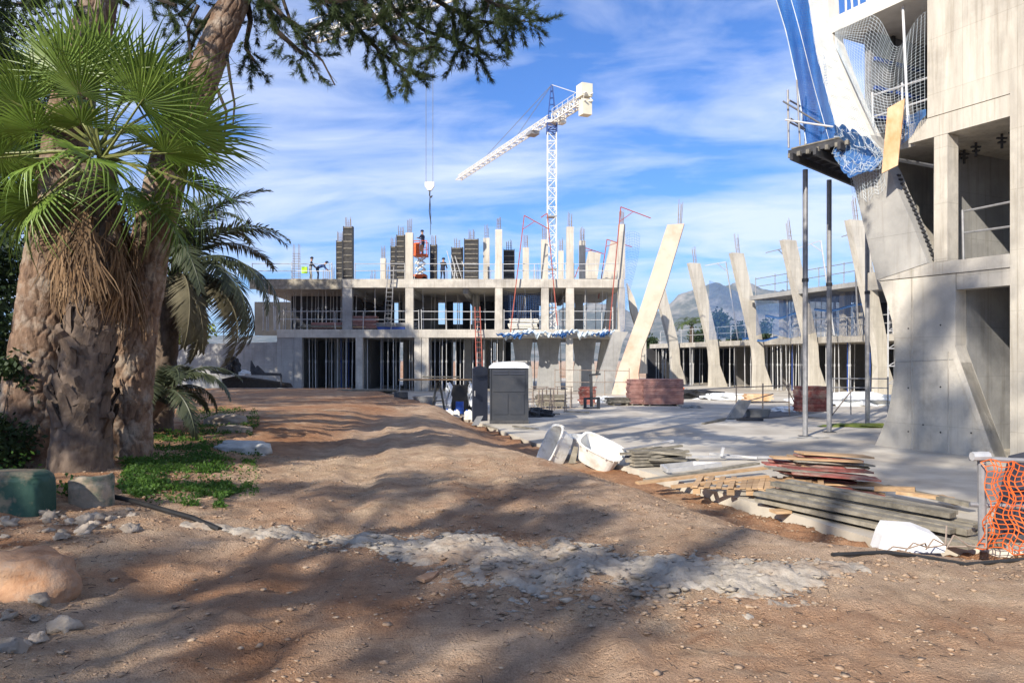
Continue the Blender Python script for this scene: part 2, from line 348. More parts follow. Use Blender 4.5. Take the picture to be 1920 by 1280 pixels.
tag(g, 'tan and reddish dirt ground of the site track', None, kind='structure')
# soil kinds per vertex: r = red earth, g = pale chalky dust
ins, d = inside_dist(X, Y)
red = np.exp(-(d/1.5)**2)*.9*sstep(.25, .6, vnoise(X*.9, Y*.9, 31)+.25)+.75*sstep(-3.0, -4.2, X+.5*fbm(X, Y, 33))*(1-.5*sstep(7, 5, Y))+.55*sstep(.05, .45, fbm(X*.33, Y*.33, 40))
red = red+.8*sstep(7.4, 5.4, Y)*sstep(2.6, .5, X)*sstep(.0, .35, fbm(X*.7+3, Y*.7, 41))
pale = sstep(-.15, .3, fbm(X*.8, Y*.35, 51))*.9+.5*sstep(1.2, 2.8, X)*sstep(7.5, 6, Y)
ca = g.data.color_attributes.new('soil', 'FLOAT_COLOR', 'POINT')
cc = np.stack([np.clip(red, 0, 1), np.clip(pale, 0, 1), np.zeros_like(red), np.ones_like(red)], -1).reshape(-1)
ca.data.foreach_set('color', cc)
m = bpy.data.materials.new('soil'); m.use_nodes = True; t = m.node_tree; b = t.nodes['Principled BSDF']; b.inputs['Roughness'].default_value = .95; b.inputs['Specular IOR Level'].default_value = .15
at = t.nodes.new('ShaderNodeAttribute'); at.attribute_name = 'soil'; sp = t.nodes.new('ShaderNodeSeparateColor'); t.links.new(at.outputs['Color'], sp.inputs[0])
co = t.nodes.new('ShaderNodeTexCoord')
def nz(sc, det=6, ro=.65):
    n = t.nodes.new('ShaderNodeTexNoise'); n.inputs['Scale'].default_value = sc; n.inputs['Detail'].default_value = det; n.inputs['Roughness'].default_value = ro
    t.links.new(co.outputs['Object'], n.inputs['Vector']); return n.outputs[0]
def rampc(f, p0, c0, p1, c1):
    r = t.nodes.new('ShaderNodeValToRGB'); t.links.new(f, r.inputs[0]); e = r.color_ramp.elements
    e[0].position = p0; e[0].color = (*c0, 1); e[1].position = p1; e[1].color = (*c1, 1); return r.outputs[0]
def mixc_(f, a, bb):
    n = t.nodes.new('ShaderNodeMix'); n.data_type = 'RGBA'
    t.links.new(f, n.inputs['Factor']); t.links.new(a, n.inputs['A']); t.links.new(bb, n.inputs['B']); return n.outputs['Result']
tan = rampc(nz(3.2, 9), .3, (.35, .240, .165), .72, (.60, .465, .345))
redc = rampc(nz(5, 8), .3, (.25, .118, .060), .72, (.48, .275, .155))
palec = rampc(nz(7, 8), .3, (.48, .365, .25), .7, (.66, .54, .40))
c = mixc_(sp.outputs[0], tan, redc)
fm = t.nodes.new('ShaderNodeMath'); fm.operation = 'MULTIPLY'; t.links.new(sp.outputs[1], fm.inputs[0]); t.links.new(rampc(nz(2.4, 7), .42, (0, 0, 0), .62, (.8, .8, .8)), fm.inputs[1])
c = mixc_(fm.outputs[0], c, palec)
spk = t.nodes.new('ShaderNodeTexVoronoi'); spk.inputs['Scale'].default_value = 38; t.links.new(co.outputs['Object'], spk.inputs['Vector'])
pebc = t.nodes.new('ShaderNodeRGB'); pebc.outputs[0].default_value = (.55, .46, .36, 1)
pm = t.nodes.new('ShaderNodeMath'); pm.operation = 'MULTIPLY'; t.links.new(rampc(spk.outputs[0], .16, (1, 1, 1), .26, (0, 0, 0)), pm.inputs[0]); t.links.new(rampc(nz(1.7, 4), .5, (0, 0, 0), .68, (.75, .75, .75)), pm.inputs[1])
c = mixc_(pm.outputs[0], c, pebc.outputs[0])
gm = t.nodes.new('ShaderNodeMix'); gm.data_type = 'RGBA'; gm.blend_type = 'MULTIPLY'; gm.inputs['Factor'].default_value = 1; t.links.new(c, gm.inputs['A']); t.links.new(rampc(nz(95, 3, .8), .34, (.78, .74, .71), .62, (1.25, 1.24, 1.22)), gm.inputs['B']); c = gm.outputs['Result']
gm = t.nodes.new('ShaderNodeMix'); gm.data_type = 'RGBA'; gm.blend_type = 'MULTIPLY'; gm.inputs['Factor'].default_value = 1; t.links.new(c, gm.inputs['A']); t.links.new(rampc(nz(1.1, 9, .7), .36, (.86, .81, .77), .6, (1.16, 1.15, 1.13)), gm.inputs['B']); c = gm.outputs['Result']
t.links.new(c, b.inputs['Base Color'])
bp = t.nodes.new('ShaderNodeBump'); bp.inputs['Strength'].default_value = 1.0; bp.inputs['Distance'].default_value = .05
ad = t.nodes.new('ShaderNodeMath'); ad.operation = 'ADD'; t.links.new(nz(16, 9, .72), ad.inputs[0]); t.links.new(nz(60, 4), ad.inputs[1])
t.links.new(ad.outputs[0], bp.inputs['Height']); t.links.new(bp.outputs[0], b.inputs['Normal'])
g.data.materials.append(m)

# poured concrete plaza with a rough edge
ed = []
for k in range(len(EDGE)):
    a, b2 = EDGE[k], EDGE[(k+1) % len(EDGE)]; n_ = max(2, int(math.hypot(b2[0]-a[0], b2[1]-a[1])/.25)) if k in range(1, 9) else 1
    for q in range(n_):
        u = q/n_; jx = (random.random()-.5)*.025 if n_ > 1 else 0
        ed.append((a[0]+(b2[0]-a[0])*u+jx, a[1]+(b2[1]-a[1])*u+jx*.6))
mb = MB(); mb.prism([(x, y, ZC) for x, y in ed], (0, 0, -.20))
o = mb.build('plaza', 'floor_concrete'); tag(o, 'poured pale concrete plaza between the buildings', None, kind='structure')
# thin dark grey sheet on the plaza beyond the shoring posts
mb = MB(); c0 = P(1440, 788, 28.5); mb.prism([(13.4, 33, ZC+.004), (10.0, 29.6, ZC+.004), (8.0, 29.2, ZC+.004), (10.5, 33.5, ZC+.004)], (0, 0, .012))
tag(mb.build('dark_sheet', 'steel_dark'), 'flat dark grey sheet lying on the plaza behind the shoring posts', 'sheet')
# mountains
def ridge_y(px):
    pts = [(-900, 640), (0, 632), (500, 625), (900, 610), (1010, 585), (1100, 566), (1170, 560), (1210, 572), (1260, 552), (1300, 533), (1335, 517), (1352, 514), (1385, 520), (1420, 527), (1470, 537), (1540, 548), (1620, 566), (1750, 590), (1900, 610), (2600, 640)]
    return np.interp(px, [p[0] for p in pts], [p[1] for p in pts])
DM = 3000.
pxs = np.linspace(-800, 2500, 420); dep = np.linspace(0, 1, 46)
A, B = np.meshgrid(pxs, dep); 
Dm = DM-900+B*1500
Hh = (675-ridge_y(A))*DM/1440*np.clip(B/.6, 0, 1)**1.15*np.where(B > .6, 1-(B-.6)*1.1, 1)
wx = (A-960)*Dm/1440
rg = 1-np.abs(fbm(wx/260, Dm/260, 61, 5))*2
Hh = Hh*(.80+.2*rg)+12*fbm(wx/60, Dm/90, 64, 4)*np.clip(B*3, 0, 1)
V = np.stack([wx, Dm, Hh-3*(1-B)], -1).reshape(-1, 3); nxm = len(pxs); id2 = np.arange(V.shape[0]).reshape(len(dep), nxm)
Fm = np.stack([id2[:-1, :-1], id2[:-1, 1:], id2[1:, 1:], id2[1:, :-1]], -1).reshape(-1, 4)
mk('mountain', (.045, .055, .04), (.11, .11, .085), scale=.012, c3=(.30, .27, .23), s3=.006, rough=1, detail=9)
tag(mesh_np('mountains', V, Fm, 'mountain', smooth=True), 'distant rocky mountain ridge', None, kind='structure')
# ---------------------------------------------------------------- vegetation
def ring_trunk(pts, rad, nseg, step, bark=True, seed=0, scale=(.105, .25), depth=.034):
    pts = [Vector(p) for p in pts]; cum = [0]
    for a, b_ in zip(pts, pts[1:]): cum.append(cum[-1]+(b_-a).length)
    n = int(cum[-1]/step)+1; s = np.linspace(0, cum[-1], n)
    C = np.stack([np.interp(s, cum, [p[k] for p in pts]) for k in range(3)], -1)
    k3 = np.array([.25, .5, .25])
    for _ in range(int(.5/step)):
        C[1:-1] = .25*C[:-2]+.5*C[1:-1]+.25*C[2:]
    r = np.interp(s, cum, rad)
    T = np.gradient(C, axis=0); T /= np.linalg.norm(T, axis=1)[:, None]
    a = np.cross(T, np.array([0, 1, 0.])); a /= np.linalg.norm(a, axis=1)[:, None]; bb = np.cross(T, a)
    th = np.linspace(0, 2*np.pi, nseg, endpoint=False)
    TH, S = np.meshgrid(th, s); Rr = np.repeat(r[:, None], nseg, 1)
    Rr = Rr*(1+.07*fbm(np.cos(TH)*1.3+5, S*1.1+np.sin(TH)*1.3, seed+3, 3))
    if bark:
        per = max(6, round(2*np.pi*r.mean()/scale[0]))
        uu = TH/(2*np.pi)*per; vv = S/scale[1]
        uu = uu+.5*fbm(S*6, TH*2, seed+7, 3); vv = vv+.35*fbm(TH*4, S*5, seed+8, 2)
        # wrap by mirrored blend: seam is put at the back of the trunk
        f1, f2, cid = voro(uu, vv, seed)
        e = np.clip((f2-f1)/.20, 0, 1)
        Rr = Rr+depth*(e**.6-.75)+depth*.55*(cid-.5)+.006*fbm(TH*30, S*40, seed+2, 2)
    V = C[:, None, :]+a[:, None, :]*(np.cos(TH)*Rr)[..., None]+bb[:, None, :]*(np.sin(TH)*Rr)[..., None]
    m_ = len(s); id_ = np.arange(m_*nseg).reshape(m_, nseg); nxt = np.roll(id_, -1, axis=1)
    F = np.stack([id_[:-1], nxt[:-1], nxt[1:], id_[1:]], -1).reshape(-1, 4)
    return V.reshape(-1, 3), F
rng = np.random.default_rng(5)
def unit(v): return v/np.maximum(np.linalg.norm(v, axis=-1, keepdims=True), 1e-9)
def tufts(cent, dirs, nn, ln, wd, spread=.9, rg=rng):
    """needle tufts: thin triangles fanning round each direction"""
    cent = np.asarray(cent); dirs = unit(np.asarray(dirs)); n = len(cent)
    d = unit(dirs[:, None, :]+rg.normal(0, spread*.55, (n, nn, 3)))
    l = ln*rg.uniform(.6, 1.1, (n, nn, 1)); side = unit(np.cross(d, rg.normal(0, 1, (n, nn, 3))))*wd/2
    base = cent[:, None, :]+rg.normal(0, ln*.10, (n, nn, 3))
    V = np.stack([base-side, base+side, base+d*l], 2).reshape(-1, 3)
    return V, np.arange(len(V)).reshape(-1, 3)
def grow(p, d, ln, droop, seg=.07, wob=.16, rg=rng):
    pts = [np.array(p, float)]; d = unit(np.array(d, float))
    for k in range(max(2, int(ln/seg))):
        d = unit(d+rg.normal(0, wob, 3)+np.array([0, 0, -droop])); pts.append(pts[-1]+d*seg)
    return pts
def leaf_cloud(cent, ln, wd, rg=rng):
    cent = np.asarray(cent); n = len(cent); d = unit(rg.normal(0, 1, (n, 3))+np.array([0, 0, -.3])); s = unit(np.cross(d, rg.normal(0, 1, (n, 3))))
    l = ln*rg.uniform(.6, 1.2, (n, 1)); w = wd*rg.uniform(.7, 1.2, (n, 1))/2
    V = np.stack([cent, cent+d*l*.5+s*w, cent+d*l, cent+d*l*.5-s*w], 1).reshape(-1, 3)
    return V, np.arange(len(V)).reshape(-1, 4)
def blobs(c, rad, n, seed, squash=.7, shell=.55):
    rg = np.random.default_rng(seed); d = unit(rg.normal(0, 1, (n, 3))); r = rg.uniform(shell, 1, (n, 1))
    return np.array(c)+d*r*np.array([rad, rad, rad*squash])

# ---- the two pines beside the fan palm
def pine(name, label, path, rad, limbs, crown_blobs, seed):
    base = Vector(path[0]); root = thing(name, label, 'pine tree', base, 'pines beside the fan palm')
    V, F = ring_trunk(path, rad, 150, .022, True, seed)
    mesh_np('trunk', V, F, 'bark', root, smooth=False)
    tb = MB(); cs = []; ds = []; rg = np.random.default_rng(seed)
    for pts, foliage in limbs:
        pts = [Vector(p) for p in pts]; n = len(pts)
        tb.path(pts, [max(.008, (.05 if foliage > .3 else .022)*(1-i/n)+.006) for i in range(n)], 5)
        for i in range(n-1):
            a, b_ = np.array(pts[i]), np.array(pts[i+1]); ll = np.linalg.norm(b_-a); k = int(ll/.048*foliage*(1 if i else .45))+ (1 if foliage < .3 else 0)
            for q in range(k):
                p0 = a+(b_-a)*rg.random(); dd = unit(rg.normal(0, 1, 3)+unit(b_-a)*.9+np.array([0, 0, -.15]))
                tw = grow(p0, dd, rg.uniform(.22, .62), .07, rg=rg)
                tb.path(tw, [.006*(1-.6*j/len(tw)) for j in range(len(tw))], 3)
                if foliage < .3: continue
                for j in range(2, len(tw)):
                    for _ in range(3 if j > len(tw)*.5 else 2):
                        if rg.random() < .8: cs.append(tw[j]); ds.append(unit(tw[j]-tw[j-1])+np.array([0, 0, .25]))
                if rg.random() < .65:
                    t2 = grow(tw[len(tw)//2], unit(dd+rg.normal(0, .8, 3)), rg.uniform(.15, .35), .05, rg=rg)
                    tb.path(t2, .004, 3)
                    for j in range(1, len(t2)): cs.append(t2[j]); ds.append(unit(t2[j]-t2[j-1])+np.array([0, 0, .25]))
    tb.build('limbs', 'twig', root)
    V, F = tufts(cs, ds, 17, .12, .0085, rg=rg)
    o = mesh_np('needles', V, F, 'needles', root); o['kind'] = 'stuff'
    # the crown above the picture: coarser sprays of needles on boughs
    cc = []; bb = MB()
    for c, r, n in crown_blobs:
        c = np.array(c); top = np.array(path[-1]); bb.path([top, (top+c)/2+np.array([0, 0, .3]), c], [.09, .05, .02], 5)
        cc.append(blobs(c, r, n, seed+int(r*100), .55, .15))
    bb.build('boughs', 'twig', root)
    cc = np.concatenate(cc); V, F = tufts(cc, rg.normal(0, 1, cc.shape)+np.array([0, 0, .5]), 10, .22, .034, 1.3, rg)
    o = mesh_np('crown', V, F, 'needles', root); o['kind'] = 'stuff'
    return root
DT = 10.6
pa = [P(52, 905, 10.4), P(62, 800, 10.4), P(82, 620, 10.4), P(100, 450, 10.5), P(130, 220, 10.7), P(185, 0, 11), P(215, -160, 11.2), P(230, -380, 11.4), Vector((-6.3, 11, 13)), Vector((-6.6, 10.8, 16.5))]
pine('pine_tree', 'thick leaning pine at far left, its trunk behind the fan palm', pa, [.52, .43, .37, .31, .27, .25, .22, .2, .14, .05],
     [([P(200, -30, 11), P(120, -10, 10.6), P(60, -25, 10.2)], .8), ([P(215, -40, 11), P(290, -5, 10.6), P(330, 10, 10.3)], .6), ([P(190, -20, 11), P(240, 10, 11.6)], .6)],
     [(P(80, -420, 11.5), 1.7, 380), (P(300, -520, 11), 1.7, 380), (P(180, -700, 12.5), 1.7, 380), (P(-80, -330, 11), 1.5, 300), (P(-150, -560, 13), 1.8, 380), (P(120, -900, 12), 1.7, 380), (P(330, -820, 13.5), 1.6, 300)]+[((x, y, z), 2.1, 430) for x, y, z in ((-10, 8, 13), (-7, 7, 14.5), (-5, 10, 15.2), (-9, 12, 15.5), (-12, 11, 14), (-7, 14, 14), (-11, 15, 15), (-8, 10, 17))], 11)
pb = [P(236, 885, 10.9), P(240, 780, 10.9), P(250, 640, 10.9), P(280, 470, 10.9), P(318, 300, 11), P(372, 170, 11.1), P(402, 90, 11.2), P(440, 0, 11.4), P(480, -110, 11.6), P(530, -300, 12), Vector((-2.8, 12.2, 11.5)), Vector((-2.4, 12.4, 14))]
D1 = 11.3
lim = [([P(520, -190, 11.8), P(600, -60, 11.3), P(641, 4, D1), P(670, 55, D1), P(714, 98, D1), P(757, 131, D1), P(795, 146, D1)], 1.15),
       ([P(520, -200, 11.8), P(700, -60, 11.2), P(790, -15, 11), P(841, 15, 11), P(896, 40, 11), P(960, 48, 11), P(985, 38, 11)], 1.5),
       ([P(530, -230, 11.8), P(680, -70, 11.6), P(740, 20, 11.6), P(800, 60, 11.6), P(850, 75, 11.6), P(905, 100, 11.6)], 1.25),
       ([P(530, -230, 11.8), P(720, -90, 10.9), P(860, -30, 10.6), P(930, 10, 10.5), P(975, 20, 10.5)], 1.3),
       ([P(640, -60, 11.3), P(700, 30, 11.0), P(740, 70, 10.9), P(780, 95, 10.9), P(810, 88, 10.9)], 1.1),
       ([P(470, -60, 11.6), P(500, 0, 11.3), P(535, 35, 11.2), P(575, 60, 11.2), P(610, 40, 11.2)], 1.0),
       ([P(455, -40, 11.5), P(400, 20, 11.7), P(370, 60, 11.8), P(352, 110, 11.9)], .8),
       ([P(455, -40, 11.5), P(470, 40, 11.9), P(460, 90, 12), P(480, 120, 12)], .9),
       ([P(440, -40, 11.4), P(370, -10, 11.1), P(335, 30, 11)], .8),
       ([P(500, -80, 11.5), P(560, -20, 11.0), P(620, 5, 10.8), P(690, -5, 10.8)], 1.3),
       ([P(475, -60, 11.6), P(520, 60, 11.6), P(560, 95, 11.6), P(585, 110, 11.6)], .8),
       ([P(520, -30, 11.3), P(548, 50, 11.1), P(575, 88, 11.1), P(605, 115, 11.1), P(628, 160, 11.1)], .10),
       ([P(372, 10, 11), P(352, 50, 11), P(358, 110, 11), P(366, 125, 11)], .06),
       ([P(425, 100, 11.1), P(432, 150, 11), P(440, 195, 11), P(437, 235, 11)], .10),
       ([P(400, 150, 11.1), P(425, 210, 11), P(420, 260, 11)], .10)]
pine('pine_tree', 'slanting pine behind the fan palm with boughs hanging across the sky', pb, [.36, .30, .285, .27, .25, .225, .205, .2, .17, .15, .12, .05], lim,
     [(P(560, -420, 12), 1.8, 400), (P(820, -360, 12), 1.6, 330), (P(420, -560, 12.5), 1.8, 400), (P(700, -640, 13), 1.8, 380), (P(980, -300, 11.5), 1.2, 170), (P(560, -800, 12.5), 1.8, 380), (P(860, -620, 13.5), 1.5, 280), (P(640, -420, 14.5), 1.6, 300)]+[((x, y, z), 2.1, 430) for x, y, z in ((-3, 10, 13), (-1, 13, 12.5), (-4, 15, 14), (-2, 8, 14), (-5, 18, 13.5), (1, 11, 12.2), (0, 15, 13.5), (-3, 13, 15))], 23)

# ---- fan palm with its skirt of dead fronds
palm_base = P(150, 895, 9.8); hub = P(186, 292, 9.9)
fan = thing('fan_palm', 'fan palm with green fans above a shaggy brown skirt between two pine trunks', 'palm tree', palm_base)
tr_pts = [palm_base+Vector((0, 0, -.2)), P(150, 880, 9.8), P(155, 760, 9.8), P(168, 620, 9.8), P(180, 480, 9.85), hub+Vector((0, 0, -.15))]
V, F = ring_trunk(tr_pts, [.42, .38, .31, .28, .25, .2], 60, .04, True, 77, (.10, .06), .03)
mesh_np('trunk', V, F, 'boot', fan)
def boot_mesh(seed):                        # an old leaf base: a tapered curved plank split at its tip
    rg = np.random.default_rng(seed); vs = []; fs = []; n = 6
    for i in range(n):
        u = i/(n-1); w = .085*(1-.55*u)+.01; out = .02+.075*u**1.5*rg.uniform(.6, 1.3); z = .30*u
        for sx in (-1, 0, 1): vs.append((sx*w+rg.normal(0, .006), -out-(0 if sx else .03*(1-u*.5)), z))
    for i in range(n-1):
        for k in (0, 1): a = i*3+k; fs.append((a, a+1, a+4, a+3))
    m_ = MB(); m_.add(vs, fs); b0 = len(vs); m_.add([(v[0]*.9, v[1]+.025, v[2]) for v in vs], [f[::-1] for f in fs])
    return m_
boots = [boot_mesh(s).build('leaf_base', 'boot', fan) for s in range(4)]
def tr_at(z):
    cum = [p.z for p in tr_pts]; return Vector((np.interp(z, cum, [p.x for p in tr_pts]), np.interp(z, cum, [p.y for p in tr_pts]), z)), float(np.interp(z, cum, [.42, .38, .31, .28, .25, .2]))
nb = 0
zb0, zb1 = ZP(815, 9.8), ZP(430, 9.8)
for k in range(150):
    z = zb0+(zb1-zb0)*k/150; th = k*2.39996; c, r = tr_at(z)
    o = boots[k % 4] if k < 4 else boots[k % 4].copy()
    if k >= 4: COL.objects.link(o); o.parent = fan
    o.matrix_parent_inverse = Matrix.Translation(-palm_base)
    o.location = c+Vector((math.cos(th), math.sin(th), 0))*(r-.03); o.rotation_euler = (R_(random.uniform(-16, 10)), R_(random.uniform(-32, 32)), th+math.pi/2); s_ = random.uniform(.75, 1.2); o.scale = (s_, s_*random.uniform(.6, 1.2), s_)
def fan_mesh(seed, nbl=38, span=128, Rl=.92, Lp=1.0, droop=.25):
    rg = np.random.default_rng(seed); m_ = MB(); da = 2*R_(span)/nbl
    for k in range(nbl):
        a = -R_(span)+da*(k+.5); Lb = Rl*(1-.22*abs(a)/R_(span))*rg.uniform(.93, 1.05)
        dirv = Vector((math.sin(a), math.cos(a), 0)); sd_ = Vector((math.cos(a), -math.sin(a), 0)); rows = []
        dz = rg.uniform(.4, 1.7)*droop; Lb *= rg.choice([1, 1, 1, 1, .82]); dirv = (dirv+sd_*rg.normal(0, .02)).normalized()
        for u in (0.04, .22, .42, .64, .85, 1.0):
            rr = Lb*u; w = rr*math.tan(da/2)*1.02 if u <= .43 else Lb*.42*math.tan(da/2)*(1-(u-.42)/.58)**.8*.8+.0012
            zc = .22*rr*math.sin(abs(a)*.5)-dz*max(0, u-.5)**1.6*Lb*1.6
            c = dirv*rr+Vector((0, 0, zc)); rows.append((c-sd_*w-Vector((0, 0, w*.55)), c, c+sd_*w-Vector((0, 0, w*.55))))
        vs = [Vector((0, Lp, 0))+p for r_ in rows for p in r_]
        m_.add(vs, [(i*3+j, i*3+j+1, i*3+j+4, i*3+j+3) for i in range(5) for j in (0, 1)])
    return m_
def stalk_mesh(Lp): return MB().path([(0, 0, 0), (0, Lp*.5, .03), (0, Lp, 0), (0, Lp+.22, .01)], [.022, .016, .012, .004], 5)
fproto = []
for s in range(5):
    f = fan_mesh(s, 36+s, 118+5*s, .88+.04*(s % 3), .95, (.10, .2, .4, .7, 1.0)[s]).build('frond', 'fan_green', fan)
    stalk_mesh(.95).build('stalk', 'fan_stalk', f); fproto.append(f)
def place_frond(proto, az, el, roll, sc, first):
    o = proto
    if not first:
        o = proto.copy(); COL.objects.link(o); o.parent = fan
        for ch in proto.children: c = ch.copy(); COL.objects.link(c); c.parent = o
    o.matrix_parent_inverse = Matrix.Translation(-palm_base)
    d = Vector((math.cos(R_(el))*math.sin(R_(az)), math.cos(R_(el))*math.cos(R_(az)), math.sin(R_(el))))
    up = Vector((0, 0, 1)) if abs(d.z) < .93 else Vector((math.sin(R_(az+180)), math.cos(R_(az+180)), 0))
    x = d.cross(up).normalized(); z = x.cross(d)
    mrot = Matrix((x, d, z)).transposed().to_4x4() @ Matrix.Rotation(R_(roll), 4, 'Y')
    o.matrix_basis = Matrix.Translation(hub+Vector((random.uniform(-.06, .06), random.uniform(-.06, .06), random.uniform(-.1, .1)))) @ mrot @ Matrix.Scale(sc, 4)
# azimuth 0 = away from the camera, 90 = to the right
FR = [(188, 74, 0, 1.08, 0), (250, 58, 12, 1.0, 0), (295, 48, 15, 1.05, 0), (105, 64, -8, .95, 1), (78, 40, -20, 1.1, 1), (275, 22, 30, 1.05, 1), (232, 30, 35, .9, 1),
      (122, 30, -35, 1.0, 1), (92, 14, -25, 1.15, 1), (268, 2, 22, 1.1, 2), (170, 20, 10, .75, 2), (205, 6, 20, .8, 2), (62, 12, -10, 1.1, 2), (110, 0, -25, 1.05, 2),
      (245, -14, 20, 1.05, 3), (84, -10, -15, 1.1, 3), (150, -16, -12, .9, 3), (280, -24, 10, 1.05, 3), (195, -24, 5, .8, 3), (335, 34, 0, 1.0, 1), (20, 20, 0, 1.0, 2),
      (104, -30, -10, 1.0, 3), (222, -44, 8, .8, 4), (262, -46, 8, .95, 4), (132, -46, -8, .8, 4), (80, -44, -8, .95, 4), (20, -30, 0, 1., 3), (320, -35, 0, 1., 3), (30, 62, 0, .95, 0), (215, 62, 10, 1.0, 0), (150, 66, -10, 1.0, 0), (260, 40, 25, 1.05, 1), (100, 48, -25, 1.05, 1), (180, 44, 0, .8, 1), (285, 10, 20, 1.1, 2), (75, 24, -15, 1.1, 1)]
seen_ = set()
for az, el, ro, sc, pr in FR:
    place_frond(fproto[pr], az+random.uniform(-6, 6), el+random.uniform(-4, 4), ro+random.uniform(-12, 12), sc*1.06, pr not in seen_); seen_.add(pr)
def dead_mesh(seed):                        # a dry fan folded against the trunk
    rg = np.random.default_rng(seed); m_ = MB()
    m_.path([(0, 0, 0), (0, -.16, -.22), (0, -.2, -.5)], [.018, .014, .01], 4)
    for k in range(20):
        a = rg.normal(0, .24); L_ = rg.uniform(.45, .85); p = Vector((rg.normal(0, .03), -.2+rg.normal(0, .03), -.45)); w = rg.uniform(.008, .02); rows = []
        for u in (0, .35, .7, 1):
            q = p+Vector((math.sin(a)*L_*u+rg.normal(0, .012), -.06*u+.10*u*u+rg.normal(0, .02), -L_*u*math.cos(a))); ww = w*(1-.75*u)
            rows += [q-Vector((ww, 0, 0)), q+Vector((ww, .006, 0))]
        m_.add(rows, [(0, 1, 3, 2), (2, 3, 5, 4), (4, 5, 7, 6)])
    return m_
dproto = [dead_mesh(40+s).build('dead_frond', 'dead_frond', fan) for s in range(5)]
for k in range(85):
    z = ZP(360, 9.9)-(ZP(360, 9.9)-ZP(480, 9.9))*((k/85)**1.1); th = k*2.39996+random.uniform(-.3, .3); c, r = tr_at(min(z, hub.z-.2))
    o = dproto[k % 5] if k < 5 else dproto[k % 5].copy()
    if k >= 5: COL.objects.link(o); o.parent = fan
    o.matrix_parent_inverse = Matrix.Translation(-palm_base)
    o.location = Vector((c.x, c.y, z))+Vector((math.cos(th), math.sin(th), 0))*(r*.7); o.rotation_euler = (R_(random.uniform(-16, 6)), R_(random.uniform(-10, 10)), th+math.pi/2); s_ = random.uniform(.65, 1.0); o.scale = (s_*1.0, s_*.95, s_)

# ---- feathery date palms
def feather(seed, L_=2.8, bend=1.5, nl=58, ll=.42, hang=.35):
    rg = np.random.default_rng(seed); m_ = MB(); pts = []; p = Vector((0, 0, 0)); n = 26; ang = 0
    for i in range(n):
        u = i/(n-1); a = R_(70)*(1) - bend*u**1.25; pts.append(p.copy()); p = p+Vector((0, math.cos(a), math.sin(a)))*L_/(n-1)
    m_.path(pts, [.022*(1-.85*i/n)+.003 for i in range(n)], 4)
    for k in range(nl*2):
        u = .16+.84*(k//2)/nl; s = 1 if k % 2 else -1; f = u*(n-1); i = min(n-2, int(f)); q = pts[i].lerp(pts[i+1], f-i); t_ = (pts[i+1]-pts[i]).normalized()
        nrm = Vector((1, 0, 0)).cross(t_)
        l_ = ll*(math.sin(math.pi*min(1, .15+u*.9))*.75+.3)*rg.uniform(.85, 1.1)
        d = (t_*.75+Vector((s*.85, 0, 0))+nrm*rg.normal(.15, .18)+Vector((0, 0, -hang))).normalized(); w = .019
        sd_ = d.cross(nrm).normalized()*w; e = q+d*l_+Vector((0, 0, -hang*.25*l_)); mm = q+d*l_*.45
        m_.add([q-sd_*.4, q+sd_*.4, mm+sd_, e, mm-sd_], [(0, 1, 2, 4), (4, 2, 3)])
    return m_
def date_palm(label, base, hubp, fr, mats=('date_green',), group=None, L_=2.8, tr=.22, name='date_palm', far=False):
    base, hubp = Vector(base), Vector(hubp); root = thing(name, label, 'palm tree', base, group)
    V, F = ring_trunk([base+Vector((0, 0, -.2)), base.lerp(hubp, .5), hubp], [tr*1.25, tr, tr*.85], 24, .06, True, 5, (.16, .12), .04)
    mesh_np('trunk', V, F, 'boot', root)
    pro = {}
    for az, el, var, sc in fr:
        key = var
        if key not in pro:
            b_, h_, mt = [(1.3, .2, mats[0]), (1.9, .35, mats[0]), (2.5, .5, mats[0]), (2.5, .8, mats[-1])][var]
            o = feather(var+3, L_, b_, 30 if far else 76, .50*L_/2.8, h_).build('frond', mt, root); pro[key] = o
        else: o = pro[key].copy(); COL.objects.link(o); o.parent = root
        o.matrix_parent_inverse = Matrix.Translation(-base)
        o.matrix_basis = Matrix.Translation(hubp) @ Matrix.Rotation(R_(-az), 4, 'Z') @ Matrix.Rotation(R_(el), 4, 'X') @ Matrix.Rotation(R_(random.uniform(-18, 18)), 4, 'Y') @ Matrix.Scale(sc, 4)
    return root
fr = [(80, 5, 0, 1.0), (100, -8, 1, 1.05), (60, -5, 1, 1.0), (120, 0, 1, .95), (95, -30, 2, 1.0), (75, -34, 2, 1.05), (112, -40, 2, 1.0), (140, -22, 2, .95), (88, -58, 3, .95), (105, -66, 3, 1.0), (125, -62, 3, .9), (150, -58, 3, .9), (70, -66, 3, .95),
      (40, -15, 1, 1.0), (20, 0, 1, 1.0), (0, -20, 2, 1.0), (-30, 0, 1, 1.0), (-60, -10, 1, 1.0), (-90, -20, 2, 1.0), (170, 10, 1, .9), (190, -20, 2, .9), (-120, 0, 1, .9), (-150, -30, 2, .9), (85, 20, 1, .9), (30, 20, 0, .9), (-20, -50, 3, .9), (55, -50, 3, .95), (140, -72, 3, .9)]
date_palm('date palm with arching dusky fronds reaching over the track behind the pines', (-7.0, 15.2, gh(-7, 15.2)), P(322, 520, 15.2), fr, ('date_green', 'date_dry'))
fr2 = [(a*24+random.uniform(-8, 8), random.choice((-28, -40, -12)), random.choice((1, 2, 2)), random.uniform(.65, .9)) for a in range(15)]
date_palm('low dark stemless palm clump at the foot of the date palm', (-7.1, 14.0, gh(-7.1, 14)), P(300, 745, 14.0), fr2, ('date_green',), L_=2.0, tr=.2, name='low_palm')
fr3 = [(a*17+random.uniform(-8, 8), random.uniform(-40, 10), random.choice((1, 2, 2)), random.uniform(.8, 1.1)) for a in range(21)]
